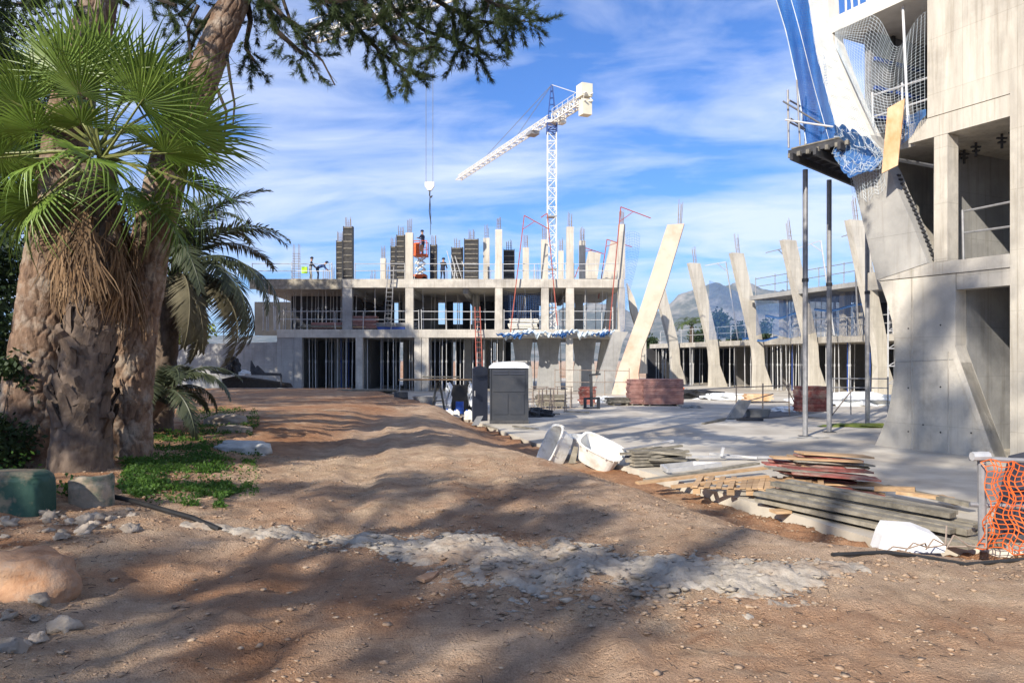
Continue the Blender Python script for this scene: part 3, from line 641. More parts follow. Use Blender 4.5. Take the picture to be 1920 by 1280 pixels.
date_palm('green feathery palm standing far behind between the leaning fins', (XP(1297, 100), 100, -.7), P(1297, 612, 100), fr3, ('leaf_mid',), L_=3.4, tr=.3, far=True)
# ---- broadleaf shade trees at the frame's left and far trees
def leafy(name, label, base, blob_list, nl, ln, mat, seed, tr=.16, cat='tree', group=None):
    base = Vector(base); root = thing(name, label, cat, base, group); tb = MB(); cs = []
    top = Vector(blob_list[0][0])
    tb.path([base+Vector((0, 0, -.2)), base.lerp(top, .5)+Vector((.1, 0, 0)), top], [tr, tr*.75, tr*.3], 8)
    tot = sum(r**2 for c, r in blob_list)
    for i, (c, r) in enumerate(blob_list):
        tb.path([base.lerp(top, .45), base.lerp(Vector(c), .8), Vector(c)], [tr*.5, tr*.3, tr*.1], 5)
        k = max(6, int(nl*r*r/tot/60)); sub = blobs(c, r, k, seed+i, .85, .3); rg = np.random.default_rng(seed+i)
        for s_ in sub: cs.append(s_+rg.normal(0, r*.17, (60, 3)))
    tb.build('trunk', 'bark_far', root)
    V, F = leaf_cloud(np.concatenate(cs), ln, ln*.55); o = mesh_np('crown', V, F, mat, root); return root
leafy('shade_tree', 'dense dark evergreen filling the frame edge behind the leftmost pine', (-10.2, 13.6, .1), [(P(-60, 560, 13.6), 1.6), (P(-20, 700, 13.2), 1.1), (P(-10, 490, 14), .9), (P(25, 640, 13.8), .75), (P(20, 770, 13), .7), (P(-120, 640, 13), 1.6), (P(-160, 430, 14), 1.3)], 17000, .14, 'leaf_dark', 91)
leafy('shrub', 'dark leafy shrub at the foot of the leftmost pine trunk', (-6.7, 9.9, .15), [(P(8, 800, 9.8), .42), (P(20, 700, 10), .3), (P(-20, 860, 9.6), .4)], 2600, .09, 'leaf_dark', 97, .03, 'shrub')
leafy('leafy_tree', 'yellow green tree glimpsed beyond the wall behind the date palm', (XP(352, 75), 75, -.7), [(P(352, 622, 75), 2.0), (P(335, 600, 76), 1.5)], 2600, .5, 'leaf_yellow', 101)
leafy('leafy_tree', 'dark round tree beside the far feathery palm', (XP(1335, 108), 108, -.7), [(P(1335, 625, 108), 2.6), (P(1350, 605, 109), 1.8), (P(1318, 640, 107), 2)], 2600, .55, 'leaf_dark', 103)
leafy('leafy_tree', 'dark tree behind the blue net between two leaning fins', (XP(1400, 105), 105, -.7), [(P(1395, 630, 105), 2.6), (P(1420, 622, 106), 2.2), (P(1380, 645, 105), 2)], 2600, .55, 'leaf_dark', 107)
leafy('leafy_tree', 'small dark tree beyond the far slab next to the orange roofed houses', (XP(1215, 112), 112, -.7), [(P(1210, 645, 112), 1.6), (P(1222, 650, 112), 1.4)], 1500, .5, 'leaf_dark', 109)
# ---- tall pines standing outside the picture: their shade falls on the site
def tall_pine(loc, h, seed, nclump=26, rad=3.2, lo=.4):
    root = thing('tall_pine', 'tall pine outside the picture whose shade dapples the site', 'pine tree', loc, 'tall pines round the site')
    rg = np.random.default_rng(seed); tb = MB(); tb.path([(0, 0, -.3), (.1, .1, h*.5), (0, 0, h)], [.3, .22, .08] if lo < .7 else [.14, .12, .07], 8); cs = []
    for k in range(nclump):
        a = rg.uniform(0, 6.28); z = h*rg.uniform(lo, 1.0); rr = rad*rg.uniform(.2, 1)*(1.15-.6*abs(z/h-.65)); c = np.array([math.cos(a)*rr, math.sin(a)*rr, z])
        tb.path([(0, 0, z-.8), c*np.array([.5, .5, 1])+np.array([0, 0, -.3]), c], [.07, .05, .02], 5)
        cs.append(blobs(c, rg.uniform(.7, 1.5)*(.72 if h < 14 else 1), 44 if h < 14 else 55, seed*50+k, .6, .1))
    tb.build('trunk', 'bark_far', root); cs = np.concatenate(cs); V, F = tufts(cs, rg.normal(0, 1, cs.shape)+np.array([0, 0, .5]), 9, .32, .06, 1.4, rg)
    o = mesh_np('crown', V, F, 'needles', root); o['kind'] = 'stuff'; return root
tp = [tall_pine((0, 0, 0), 13, 3, 30), tall_pine((0, 0, 0), 17, 4, 60, 3.6), tall_pine((0, 0, 0), 19, 6, 15, 3.0, .74)]
SPOTS = [(-11, -8, 0, 12.5), (-14, -18, 2, 27), (-11.8, .2, 0, 7.6), (-5.5, -11, 0, 9), (-12.6, 2.2, 0, 7.4), (-25, 35, 1, 19), (-27, 38.5, 1, 19), (-22.5, 26, 1, 18), 
         (-16.5, 14.5, 1, 15), (-20, 18, 1, 18), (-21.5, 23, 1, 19), (-24, 27, 1, 19), (-26, 32, 1, 20), (-28, 36, 1, 18.5), (-29, 41, 1, 17), (-33, 44, 1, 18), (-23, 21, 1, 21)]
for i, (x, y, k, h) in enumerate(SPOTS):
    o = tp[k]; first = not o.get('_used'); s = h/(13, 17, 19)[k]
    if first: o['_used'] = 1; o.location = (x, y, 0); o.scale = (s,)*3; o.rotation_euler = (0, 0, i*1.7)
    else: o = dup(o, (x, y, 0), i*1.7, s)
for o in bpy.data.objects:
    if '_used' in o: del o['_used']
# ---- grass by the trunks
rg = np.random.default_rng(8); gp = []
while len(gp) < 13000:
    px, py = rg.uniform(195, 500), rg.uniform(765, 950)
    x = (px-960)*(2.4e3)/(1440*(py-675)); y = 2.4e3/(py-675)*.93; x = (px-960)*y/1440
    m1 = ((px-350)/135)**2+((py-880)/62)**2 < 1+.35*math.sin(px*.11)+.3*math.sin(py*.2) or ((px-410)/75)**2+((py-800)/28)**2 < 1+.3*math.sin(px*.2) or ((px-300)/80)**2+((py-925)/22)**2 < 1
    if m1 and rg.random() < .07+1.1*float(sstep(.42, .66, vnoise(np.array(x*2.6), np.array(y*2.6), 5)))*float(sstep(.25, .5, vnoise(np.array(x*9), np.array(y*9), 6))): gp.append((x, y))
gp = np.array(gp); gz = ground_h(gp[:, 0], gp[:, 1]); cent = np.stack([gp[:, 0], gp[:, 1], gz+rg.uniform(-.01, .055, len(gp))], -1)
V, F = leaf_cloud(cent, .048, .030, rg)
V2, F2 = tufts(cent[:5000]-np.array([0, 0, .02]), np.tile([0, 0, 1.], (5000, 1)), 3, .075, .006, .9, rg)
V = np.concatenate([V, V2]); 
o = mesh_np('grass', V[:len(F)*4], F, 'grass'); tag(o, 'bright green clover and grass beside the pine trunks', 'grass', kind='stuff')
o = mesh_np('grass_blades', V2, F2, 'grass'); tag(o, 'thin grass blades among the clover', 'grass', kind='stuff')
# ---------------------------------------------------------------- generic site kit
def rebar_on(parent, x, y, z, w, h, n=6, lean=(0, 0), name='rebar'):
    m_ = MB()
    for k in range(n):
        a = 2*math.pi*k/n; dx, dy = w*math.cos(a), w*math.sin(a); hh = h*random.uniform(.75, 1.05)
        m_.tube((x+dx, y+dy, z-.1), (x+dx+lean[0]*hh+random.uniform(-.03, .03), y+dy+lean[1]*hh, z+hh), .016, 4)
    for q in (.2, .4):
        m_.tube((x-w, y, z+h*q), (x+w, y, z+h*q), .012, 4)
    return m_.build(name, 'rebar', parent)
def prop_proto(h, mat='steel', r=.034):
    m_ = MB(); m_.box(-.08, .08, -.08, .08, 0, .012); m_.tube((0, 0, .01), (0, 0, h*.56), r, 8); m_.tube((0, 0, h*.5), (0, 0, h-.01), r*.78, 8); m_.box(-.08, .08, -.08, .08, h-.012, h)
    m_.tube((0, 0, h*.53), (0, 0, h*.58), r*1.5, 8); m_.tube((-.11, 0, h*.555), (.11, 0, h*.555), .012, 4)
    o = m_.build('shoring_prop', mat); return o
def put_props(label, group, h, spots, mat='steel', lean=.01):
    o = prop_proto(h, mat)
    for i, (x, y, z) in enumerate(spots):
        c = o if i == 0 else o.copy()
        if i: COL.objects.link(c)
        c.location = (x, y, z); c.rotation_euler = (random.uniform(-lean, lean), random.uniform(-lean, lean), random.uniform(0, 6.28)); tag(c, label, 'shoring prop', group)
def rail(name, label, pts, h=1.0, gap=2.4, mat='steel', group=None, rails=(1.0, .55), r=.028, cat='guard rail'):
    pts = [Vector(p) for p in pts]; root = thing(name, label, cat, pts[0], group)
    for a, b_ in zip(pts, pts[1:]):
        n_ = max(1, round((b_-a).length/gap))
        for k in range(n_+(1 if b_ is pts[-1] else 0)):
            q = a.lerp(b_, k/n_); MB().tube(q, q+Vector((random.uniform(-.03, .03), 0, h+random.uniform(0, .15))), r*1.1, 6).build('post', mat, root)
        for f in rails:
            MB().tube(a+Vector((0, -.04, h*f+random.uniform(-.03, .03))), b_+Vector((0, -.04, h*f+random.uniform(-.03, .03))), r, 6).build('rail', mat, root)
    return root
def net_mesh(fn, nu, nv, w=.012):
    """thin cords woven over the surface fn(s, t)"""
    m_ = MB()
    G = [[Vector(fn(i/nu, j/nv)) for j in range(nv+1)] for i in range(nu+1)]
    def rib(a, b_):
        t_ = b_-a; s_ = t_.cross(Vector((0, 1, .3)))
        if s_.length < 1e-6: return
        s_ = s_.normalized()*w/2; m_.add([a-s_, a+s_, b_+s_, b_-s_], [(0, 1, 2, 3)])
    for i in range(nu+1):
        for j in range(nv+1):
            if i < nu: rib(G[i][j], G[i+1][j])
            if j < nv: rib(G[i][j], G[i][j+1])
    return m_
def sheet_mesh(fn, nu, nv):
    m_ = MB(); m_.add([fn(i/nu, j/nv) for i in range(nu+1) for j in range(nv+1)], [(i*(nv+1)+j, (i+1)*(nv+1)+j, (i+1)*(nv+1)+j+1, i*(nv+1)+j+1) for i in range(nu) for j in range(nv)]); return m_
def gallows(label, foot, head, tip, mat='red_steel', brace=True, name='net_gallows'):
    foot, head, tip = map(Vector, (foot, head, tip)); root = thing(name, label, 'net support', foot, 'net supports on the slab edges')
    MB().bar(foot, head, .07, .07).build('post', mat, root); MB().bar(head, tip, .06, .06).build('arm', mat, root)
    if brace: MB().bar(head.lerp(foot, .12), head.lerp(tip, .42), .045, .045).build('brace', mat, root)
    return root
def board_stack(name, label, c, lx, ly, n, th=.03, mat='board_pink', rz=0, group=None, cat='board stack', jit=.03, base=True, jag=0):
    c = Vector(c); root = thing(name, label, cat, c, group); z = c.z; ca, sa = math.cos(rz), math.sin(rz)
    if base:
        for s in (-.35, .35):
            MB().cbox(c+Vector((ca*lx*s, sa*lx*s, .04)), Vector((ca, sa, 0))*.04, Vector((-sa, ca, 0))*ly*.5, (0, 0, .04)).build('bearer', 'wood_grey', root)
        z += .08
    for k in range(n):
        l2 = lx*(1+random.uniform(-jag, jag)); dx, dy = random.uniform(-jit, jit), random.uniform(-jit, jit); rr = rz+random.uniform(-jit, jit)*.3; a, b_ = math.cos(rr), math.sin(rr)
        MB().cbox((c.x+dx*ca, c.y+dy, z+th/2), Vector((a, b_, 0))*l2/2, Vector((-b_, a, 0))*ly/2, (0, 0, th/2*.9)).build('board', mat, root); z += th
    return root

# ---------------------------------------------------------------- left building (frame under construction)
DB = 55.0; X5 = lambda px: XP(px, DB); Z5 = lambda py: ZP(py, DB)
S1B, S1T, RB, RT = 3.22, 3.80, 6.80, 7.42
lb = thing('frame_building', 'two storey concrete frame building under construction across the plaza', 'building', (X5(820), DB, ZC))
MB().box(X5(519), 8.0, 55.0, 70.0, S1B, S1T).build('slab', 'concrete', lb)
MB().prism([(X5(468), 55.1, RB), (8.05, 55.1, RB), (8.05, 70, RB), (X5(468)-1, 70, RB)], (0, 0, RT-RB)).build('slab', 'concrete', lb)
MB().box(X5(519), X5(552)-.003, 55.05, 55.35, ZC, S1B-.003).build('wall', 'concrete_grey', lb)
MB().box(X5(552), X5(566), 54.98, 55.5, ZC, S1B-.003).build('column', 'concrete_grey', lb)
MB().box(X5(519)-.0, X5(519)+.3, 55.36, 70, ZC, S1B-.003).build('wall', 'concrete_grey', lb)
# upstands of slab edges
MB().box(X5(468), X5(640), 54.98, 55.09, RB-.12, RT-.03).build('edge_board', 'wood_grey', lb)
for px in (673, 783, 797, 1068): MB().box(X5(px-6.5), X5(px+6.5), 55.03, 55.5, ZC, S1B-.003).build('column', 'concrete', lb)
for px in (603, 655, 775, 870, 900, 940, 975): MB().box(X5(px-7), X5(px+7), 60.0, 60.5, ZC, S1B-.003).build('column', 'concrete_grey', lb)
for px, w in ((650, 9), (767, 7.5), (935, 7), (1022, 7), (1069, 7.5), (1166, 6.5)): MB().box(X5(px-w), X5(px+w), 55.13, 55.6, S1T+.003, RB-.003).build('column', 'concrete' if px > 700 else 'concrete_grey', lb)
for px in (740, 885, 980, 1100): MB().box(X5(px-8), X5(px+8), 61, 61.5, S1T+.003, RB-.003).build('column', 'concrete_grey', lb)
# hourglass wall panels on the right of the ground floor, with slits of daylight between them
def hour(x0, x1, y, z0, z1, pin, th=.35):
    zm = (z0+z1)/2; return MB().prism([(x0, y, z0), (x1, y, z0), (x1-pin*.25, y, z0+.8), (x1-pin, y, zm+.5), (x1-pin*.3, y, z1-.3), (x1, y, z1), (x0, y, z1), (x0+pin*.3, y, z1-.3), (x0+pin, y, zm+.5), (x0+pin*.25, y, z0+.8)], (0, th, 0))
for a, b_ in ((960, 1002), (1008, 1056), (1078, 1126)): hour(X5(a), X5(b_), 57.5, ZC, S1B-.003, .22).build('fin_wall', 'concrete_grey', lb)
# back and cross walls with gaps
for a, b_ in ((520, 566), (578, 600), (608, 700), (708, 750), (757, 800), (806, 850), (856, 925), (930, 958)): MB().box(XP(a, 69), XP(b_, 69), 68.6, 68.9, ZC, S1B-.003).build('wall', 'inner_shade', lb)
for a, b_ in ((480, 560), (600, 740), (748, 800), (835, 850), (868, 882), (896, 1010)): MB().box(XP(a, 69), XP(b_, 69), 68.6, 68.9, S1T+.003, RB-.003).build('wall', 'inner_shade', lb)
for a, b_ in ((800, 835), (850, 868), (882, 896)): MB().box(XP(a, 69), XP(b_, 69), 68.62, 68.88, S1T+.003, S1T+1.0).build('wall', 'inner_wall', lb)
for px in (660, 735, 905): MB().box(X5(px), X5(px)+.25, 61, 66, ZC, S1B-.003).build('wall', 'inner_wall', lb)
MB().box(X5(742), X5(800), 63.5, 63.8, S1T+.003, RB-.003).build('wall', 'inner_wall', lb)
MB().box(X5(490), X5(640), 62.5, 62.8, S1T+.003, RB-.003).build('wall', 'inner_shade', lb)
# downstand beams under the roof
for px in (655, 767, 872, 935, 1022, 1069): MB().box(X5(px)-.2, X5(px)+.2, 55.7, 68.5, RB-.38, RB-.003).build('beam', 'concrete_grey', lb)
# roof columns with starter bars
for px, yt, w, yo in ((767, 436, 7, 0), (912, 446, 6, 4), (935, 430, 6.5, 0), (986, 464, 6, 5), (1021, 449, 6.5, 2), (1052, 470, 5, 7), (1069, 425, 6.8, 0), (1092, 451, 6, 2), (1166, 420, 6.3, 0), (718, 484, 5, 8), (742, 490, 4.5, 9)):
    D = 55.2+yo; zt = ZP(yt, D); c = MB().box(XP(px-w, D), XP(px+w, D), D, D+.42, RT+.003, zt).build('column', 'concrete_streak', lb)
    rebar_on(c, XP(px, D), D+.21, zt, .15, 1.05, 7)
# black column forms waiting on the roof
def col_form(px0, px1, yt, D, label, depth=.5, ribs=8):
    x0, x1, zt = XP(px0, D), XP(px1, D), ZP(yt, D); root = thing('column_form', label, 'formwork', ((x0+x1)/2, D, RT), 'black column forms on the roof slab')
    MB().box(x0+.04, x1-.04, D+.04, D+depth-.04, RT, zt).build('panel', 'form_black', root)
    for s in (x0, x1-.05): MB().box(s, s+.05, D, D+depth, RT+.002, zt+.05).build('edge_rail', 'form_black', root)
    for k in range(ribs):
        z = RT+.2+(zt-RT-.3)*k/(ribs-1); MB().box(x0+.055, x1-.055, D-.02, D+.035, z, z+.07).build('rib', 'form_rib', root)
    rebar_on(root, (x0+x1)/2, D+depth/2, zt, .2, .75, 7)
col_form(643, 661, 425, 55.4, 'tallest black column form at the left of the roof slab'); col_form(630, 642, 452, 57, 'shorter black form tucked beside the tallest column form')
col_form(743, 759, 441, 56.2, 'black column form standing close to the pale column near the lift', ribs=9); col_form(732, 742, 462, 58, 'narrow weathered form behind the form near the lift')
col_form(806, 819, 459, 57.2, 'black column form just right of the orange scissor lift', ribs=6); col_form(846, 868, 464, 57, 'low wide black form propped by leaning shores', ribs=7)
col_form(870, 897, 448, 56, 'wide ribbed black form with shores at its side', .7, 9); col_form(944, 965, 468, 56.5, 'black ribbed form right of the paired pale columns', ribs=6)
# distant starter bars and meshes on the roof
cage = thing('rebar_cage', 'tall slim rebar cage standing at the left end of the roof slab', 'rebar cage', (XP(556, 62), 62, RT))
m_ = MB()
for dx in (-.25, .25):
    for dy in (-.2, .2): m_.tube((XP(556, 62)+dx, 62+dy, RT), (XP(556, 62)+dx*.8, 62+dy, ZP(458, 62)), .02, 4)
m_.build('upright', 'rebar', cage); m_ = MB()
for k in range(14): z = RT+.15+k*.2; x = XP(556, 62); m_.path([(x-.27, 61.78, z), (x+.27, 61.78, z), (x+.27, 62.22, z), (x-.27, 62.22, z), (x-.27, 61.78, z)], .014, 3)
m_.build('stirrups', 'rebar', cage)
for i, (px, n_) in enumerate(((610, 5), (622, 6), (700, 6), (727, 5), (915, 4), (835, 5), (960, 5), (1005, 5))):
    D = 62+(i % 3)*2; rb = thing('starter_bars', 'thin upright starter bars on the roof slab, %s' % ['left of the tallest form', 'beside the tallest form', 'between the two pale low columns', 'beside the low pale column', 'behind the pale column pair', 'left of the leaning shores', 'behind the ribbed form on the right', 'behind the red gallows'][i], 'rebar', (XP(px, D), D, RT))
    rebar_on(rb, XP(px, D), D, RT, .22, 1.9+.3*(i % 2), n_)
# props
def scatter(n, pa, pb, Y0, Y1, z, seed, D=None):
    rg = random.Random(seed); out = []
    for k in range(n):
        y = rg.uniform(Y0, Y1); px = pa+(pb-pa)*((k+rg.random())/n); out.append((XP(px, y), y, z))
    return out
put_props('steel prop holding up the first slab of the frame building', 'props under the first slab', S1B-ZC, scatter(26, 570, 955, 55.5, 56.6, ZC, 21)+scatter(20, 570, 955, 56.6, 62, ZC, 1)+scatter(10, 575, 1000, 62, 68, ZC, 2))
put_props('blue steel prop under the first slab of the frame building', 'blue props under the first slab', S1B-ZC, [(XP(p, y), y, ZC) for p, y in ((640, 56.5), (648, 58), (654, 59), (716, 60), (830, 60))], 'steel_blue')
put_props('steel prop under the roof slab of the frame building', 'props under the roof slab', RB-S1T, scatter(26, 490, 655, 55.8, 60, S1T, 3)+scatter(16, 665, 925, 55.8, 62, S1T, 4)+scatter(20, 950, 1160, 55.8, 62, S1T, 5), lean=.03)
put_props('steel prop beside the hourglass walls at the right end of the ground floor', 'props by the hourglass walls', S1B-ZC, scatter(12, 960, 1150, 58.5, 64, ZC, 6))
# guard rails
rail('guard_rail', 'scaffold tube guard rail along the roof edge', [(X5(470), 55.3, RT), (X5(620), 55.3, RT)], 1.1)
rail('guard_rail', 'scaffold tube guard rail between the tallest form and the pale column', [(X5(664), 55.3, RT), (X5(758), 55.3, RT)], 1.1)
rail('guard_rail', 'bright guard rail in front of the scissor lift on the roof', [(X5(776), 55.3, RT), (X5(928), 55.3, RT)], 1.1)
rail('guard_rail', 'guard rail on the roof between the tall pale columns', [(X5(943), 55.3, RT), (X5(1062), 55.3, RT)], 1.1)
rail('guard_rail', 'guard rail at the right end of the roof slab', [(X5(1077), 55.3, RT), (X5(1160), 55.3, RT)], 1.1)
rail('guard_rail', 'long tube guard rail on the first slab below the board stacks', [(X5(522), 55.2, S1T), (X5(785), 55.2, S1T)], 1.3, 1.9)
rail('guard_rail', 'tube guard rail on the middle of the first slab', [(X5(790), 55.2, S1T), (X5(928), 55.2, S1T)], 1.3, 1.9)
rail('guard_rail', 'tube guard rail on the right of the first slab above the blue sheet', [(X5(945), 55.2, S1T), (X5(1150), 55.2, S1T)], 1.3, 1.9)
# stacks on the first slab
board_stack('board_stack', 'red formwork boards stacked on the first slab, left stack', (X5(611), 56.2, S1T), 2.4, 1.2, 5, .09, 'board_pink', jit=.06)
board_stack('board_stack', 'red formwork boards stacked on the first slab, taller stack', (X5(673), 56.0, S1T), 2.35, 1.2, 9, .1, 'board_pink', jit=.07)
board_stack('timber_stack', 'grey beams lying along the edge of the first slab', (X5(610), 55.75, S1T), 4.0, .5, 4, .08, 'wood_grey', jit=.2, cat='timber')
board_stack('timber_stack', 'tan planks at the slab edge below the red boards', (X5(650), 55.6, S1T), 2.3, .35, 3, .07, 'wood', jit=.2, cat='timber')
board_stack('pipe_stack', 'grey and blue steel lengths stacked at the slab edge', (X5(740), 55.9, S1T), 2.9, .7, 6, .07, 'steel_grey', jit=.15, cat='steel stack')
board_stack('pipe_stack', 'blue steel panels under the grey steel lengths', (X5(735), 55.6, S1T), 2.3, .3, 2, .1, 'steel_blue', jit=.1, cat='steel stack', base=False)
board_stack('timber_stack', 'pale stacked timber panels on the first slab at the right', (X5(981), 55.9, S1T), 2.1, 1.0, 6, .12, 'concrete_pale', jit=.08, cat='timber')
# ladders
def ladder(label, a, b_, w=.42, mat='wood_grey', n_=14):
    a, b_ = Vector(a), Vector(b_); root = thing('ladder', label, 'ladder', a, 'ladders on the frame building'); s = Vector((w/2, 0, 0))
    for q in (-1, 1): MB().bar(a+s*q, b_+s*q*.8, .06, .07).build('stile', mat, root)
    for k in range(1, n_): p = a.lerp(b_, k/n_); MB().bar(p-s, p+s, .035, .035).build('rung', mat, root)
ladder('wooden ladder from the first slab up to the roof', P(727, 612, 55.0), P(733, 500, 54.7), .5, 'steel_grey'); ladder('reddish ladder leaning on the first slab behind the toilet', P(900, 728, 54.2), P(895, 575, 54.9), .45, 'red_steel', 16)
# scissor lift
sl = thing('scissor_lift', 'orange and white scissor lift raised on the roof slab', 'scissor lift', (XP(787, 57), 57, RT)); q = lambda px, py: P(px, py, 57)
MB().box(XP(777, 57), XP(800, 57), 56.5, 57.6, RT+.18, RT+.5).build('chassis', 'orange_paint', sl)
for px in (779, 797):
    for y in (56.55, 57.5): MB().tube((XP(px, 57), y-.05, RT+.17), (XP(px, 57), y+.07, RT+.17), .17, 10).build('wheel', 'black_plastic', sl)
zz = RT+.5; st_ = (ZP(482, 57)-zz)/3
for k in range(3):
    for y in (56.7, 57.4):
        MB().bar((XP(780, 57), y, zz+k*st_), (XP(797, 57), y, zz+(k+1)*st_), .07, .09).build('scissor_arm', 'crane_white', sl); MB().bar((XP(797, 57), y+.06, zz+k*st_), (XP(780, 57), y+.06, zz+(k+1)*st_), .07, .09).build('scissor_arm', 'crane_white', sl)
zb = ZP(481, 57); MB().box(XP(776, 57), XP(802, 57), 56.5, 57.6, zb, zb+.14).build('platform', 'orange_paint', sl)
MB().box(XP(776.5, 57), XP(788, 57), 56.52, 56.56, zb+.15, zb+.95).build('panel', 'orange_paint', sl); MB().box(XP(789, 57), XP(795, 57), 56.45, 56.62, zb+.3, zb+.8).build('control_box', 'roof_tile', sl)
for px in (776.6, 789, 801.5):
    for y in (56.53, 57.55): MB().tube((XP(px, 57), y, zb+.14), (XP(px, 57), y, zb+1.1), .03, 5).build('guard_post', 'orange_paint', sl)
for z in (.6, 1.1):
    for y in (56.53, 57.55): MB().tube((XP(776.6, 57), y, zb+z), (XP(801.5, 57), y, zb+z), .028, 5).build('guard_bar', 'orange_paint', sl)
# leaning shores by the low form
for i, (a, b_) in enumerate((((851, 522), (838, 470)), ((858, 522), (846, 478)), ((866, 522), (853, 480)), ((880, 522), (866, 490)))):
    o = MB().tube(P(*a, 56.5), P(*b_, 56.7), .035, 6).build('leaning_shore', 'steel'); tag(o, 'steel shore leaning beside the low black form', 'shoring prop', 'leaning shores')
# net gallows and nets at the right end
gallows('red gallows post with an arm to the right, left of the crane mast', P(957, 622, 54.7), P(983, 404, 54.7), P(1030, 430, 54.7))
gallows('dark gallows post in front of the crane mast', P(1045, 610, 54.7), P(1026, 400, 54.7), P(1014, 408, 54.7), brace=False)
gallows('gallows post with arm at the pale corner column', P(1142, 622, 54.5), P(1164, 388, 54.5), P(1220, 409, 54.5))
gallows('small gallows behind the right end of the roof', P(1122, 560, 60), P(1138, 449, 60), P(1185, 463, 60)); gallows('slanting dark post leaning behind the roof rail', P(1078, 520, 59), P(1098, 465, 59), P(1132, 476, 59))
o = net_mesh(lambda s, t: P(945+85*s, 545+75*t+6*math.sin(s*3.1), 55.9-.35*math.sin(s*3.1)*math.sin(t*3.1)), 22, 19, .028).build('safety_net', 'net_dark'); tag(o, 'dark blue safety net hung between columns of the first storey', 'net')
o = sheet_mesh(lambda s, t: P(945+208*s, 620+2.5*math.sin(s*17+1)+1.5*math.sin(s*47)+1.2*math.sin(s*131)+(9+3*math.sin(s*29)+2*math.sin(s*67)+2*math.sin(s*113))*t, 54.65-.22*math.sin(t*3.1)+.10*math.sin(s*140+t*5)+.06*math.sin(s*61-t*9)), 220, 7).build('rolled_net', 'net_white'); tag(o, 'white and blue netting bunched along the first slab edge', 'net')
for i, (a, b_) in enumerate(((930, 1000), (1035, 1075), (1110, 1155))):
    o = sheet_mesh(lambda s, t: P(a+(b_-a)*s, 624+2*math.sin(s*4+i)+1.5*math.sin(s*31+i)+(7+3*math.sin(s*13+i)+2*math.sin(s*41))*t*math.sin(math.pi*(.08+.84*s)), 54.45-.2*math.sin(t*3.1)+.09*math.sin(s*57+t*7)), 60, 6).build('blue_net_roll', 'net_blue'); tag(o, 'blue net roll on the slab edge, %s' % ['under the dark blue safety net', 'across the pale column', 'near the leaning beam'][i], 'net')
o = net_mesh(lambda s, t: P(1170+30*s*(1-.75*t)-8*t+3*math.sin(t*7), 440+190*t-6*math.sin(s*3), 54.3+.3*math.sin(s*5+t*3)), 9, 40, .012).build('blue_net_curtain', 'net_blue'); tag(o, 'thin blue net curtain hanging by the pale corner column', 'net')
# pale leaning fins rising behind the right end of the roof
for i, (a, b_, c, d_) in enumerate((((1093, 522), (1120, 522), (1127, 475), (1104, 470)), ((1130, 522), (1158, 522), (1165, 455), (1146, 452)), ((1118, 700), (1150, 700), (1158, 545), (1142, 545)))):
    D = 62; MB().prism([P(*a, D), P(*b_, D), P(*c, D), P(*d_, D)], (0, .5, 0)).build('leaning_fin', 'concrete_streak', lb)
MB().prism([P(1196, 700, 60), P(1214, 700, 60), P(1212, 640, 60), P(1190, 560, 60), P(1176, 530, 60), P(1182, 580, 60), P(1200, 640, 60)], (0, .5, 0)).build('leaning_fin', 'concrete_streak', lb)
# the crossed beam pair in front
xb = thing('crossed_beam', 'warm stained concrete beam leaning right, flared at its foot, starter bars on top', 'concrete beam', P(1175, 738, 50))
D = 50.0
prof = [(1146, 741), (1200, 741), (1197, 700), (1204, 655), (1222, 610), (1250, 530), (1283, 419), (1251, 421), (1222, 510), (1196, 590), (1176, 645), (1160, 690)]
b_ = MB().prism([P(x, y, D) for x, y in prof], (.15, .6, 0)).build('beam', 'concrete_warm', xb)
rebar_on(xb, XP(1276, D), D+.3, ZP(419, D), .12, 1.6, 5, (.05, 0))
MB().prism([P(1110, 741, 51.5), P(1146, 741, 51.5), P(1156, 690, 51.5), P(1168, 640, 51.5), P(1178, 622, 51.5), P(1150, 622, 51.5), P(1138, 660, 51.5)], (0, .6, 0)).build('foot_wall', 'concrete_grey', xb)
# retaining wall left of the frame building
MB_ = MB().prism([P(330, 646, 58), P(520, 641, 55.3), P(520, 745, 55.3), P(330, 745, 58)], (.1, .35, 0)).build('retaining_wall', 'concrete_grey'); tag(MB_, 'grey concrete retaining wall behind the date palm', 'wall')
rail('guard_rail', 'thin tube rail on the retaining wall seen through the date palm', [P(340, 645, 57.5), P(460, 643, 56.3)], 1.5, 1.6, 'steel_grey')

# ---------------------------------------------------------------- rear building with outward leaning fins
rbld = thing('rear_building', 'rear concrete building with a row of fins leaning left', 'building', (21, 50, ZC))
def G2(s, w, z): return Vector((20.7-.287*s+.958*w, 46+.958*s+.287*w, z))
FINS = [(0, 10.0), (6.3, 9.75), (12.5, 9.7), (18.8, 9.7), (25.5, 9.3)]
for i, (s, zt) in enumerate(FINS):
    pr = [(0, zt), (1.0, zt-.02), (2.55, 3.6), (2.75, 2.6), (2.85, 1.2), (3.6, ZC), (2.0, ZC), (2.05, 1.2), (1.95, 2.4), (1.75, 3.3)]
    f_ = MB().prism([G2(s, w-.55, z) for w, z in pr], G2(s+.5, 0, 0)-G2(s, 0, 0)).build('leaning_fin', 'concrete_streak', rbld)
    t_ = G2(s+.25, .12, zt); rebar_on(f_, t_.x, t_.y, zt, .13, 1.5, 5, (-.12, 0))
def slab2(s0, s1, w0, w1, z0, z1, mat, nm='slab'):
    return MB().prism([G2(s0, w0, z0), G2(s1, w0, z0), G2(s1, w1, z0), G2(s0, w1, z0)], (0, 0, z1-z0)).build(nm, mat, rbld)
slab2(-14, 32, 2.45, 16, 2.78, 3.2, 'concrete'); slab2(-14, 12.0, .6, 16, 6.1, 6.4, 'concrete_grey')
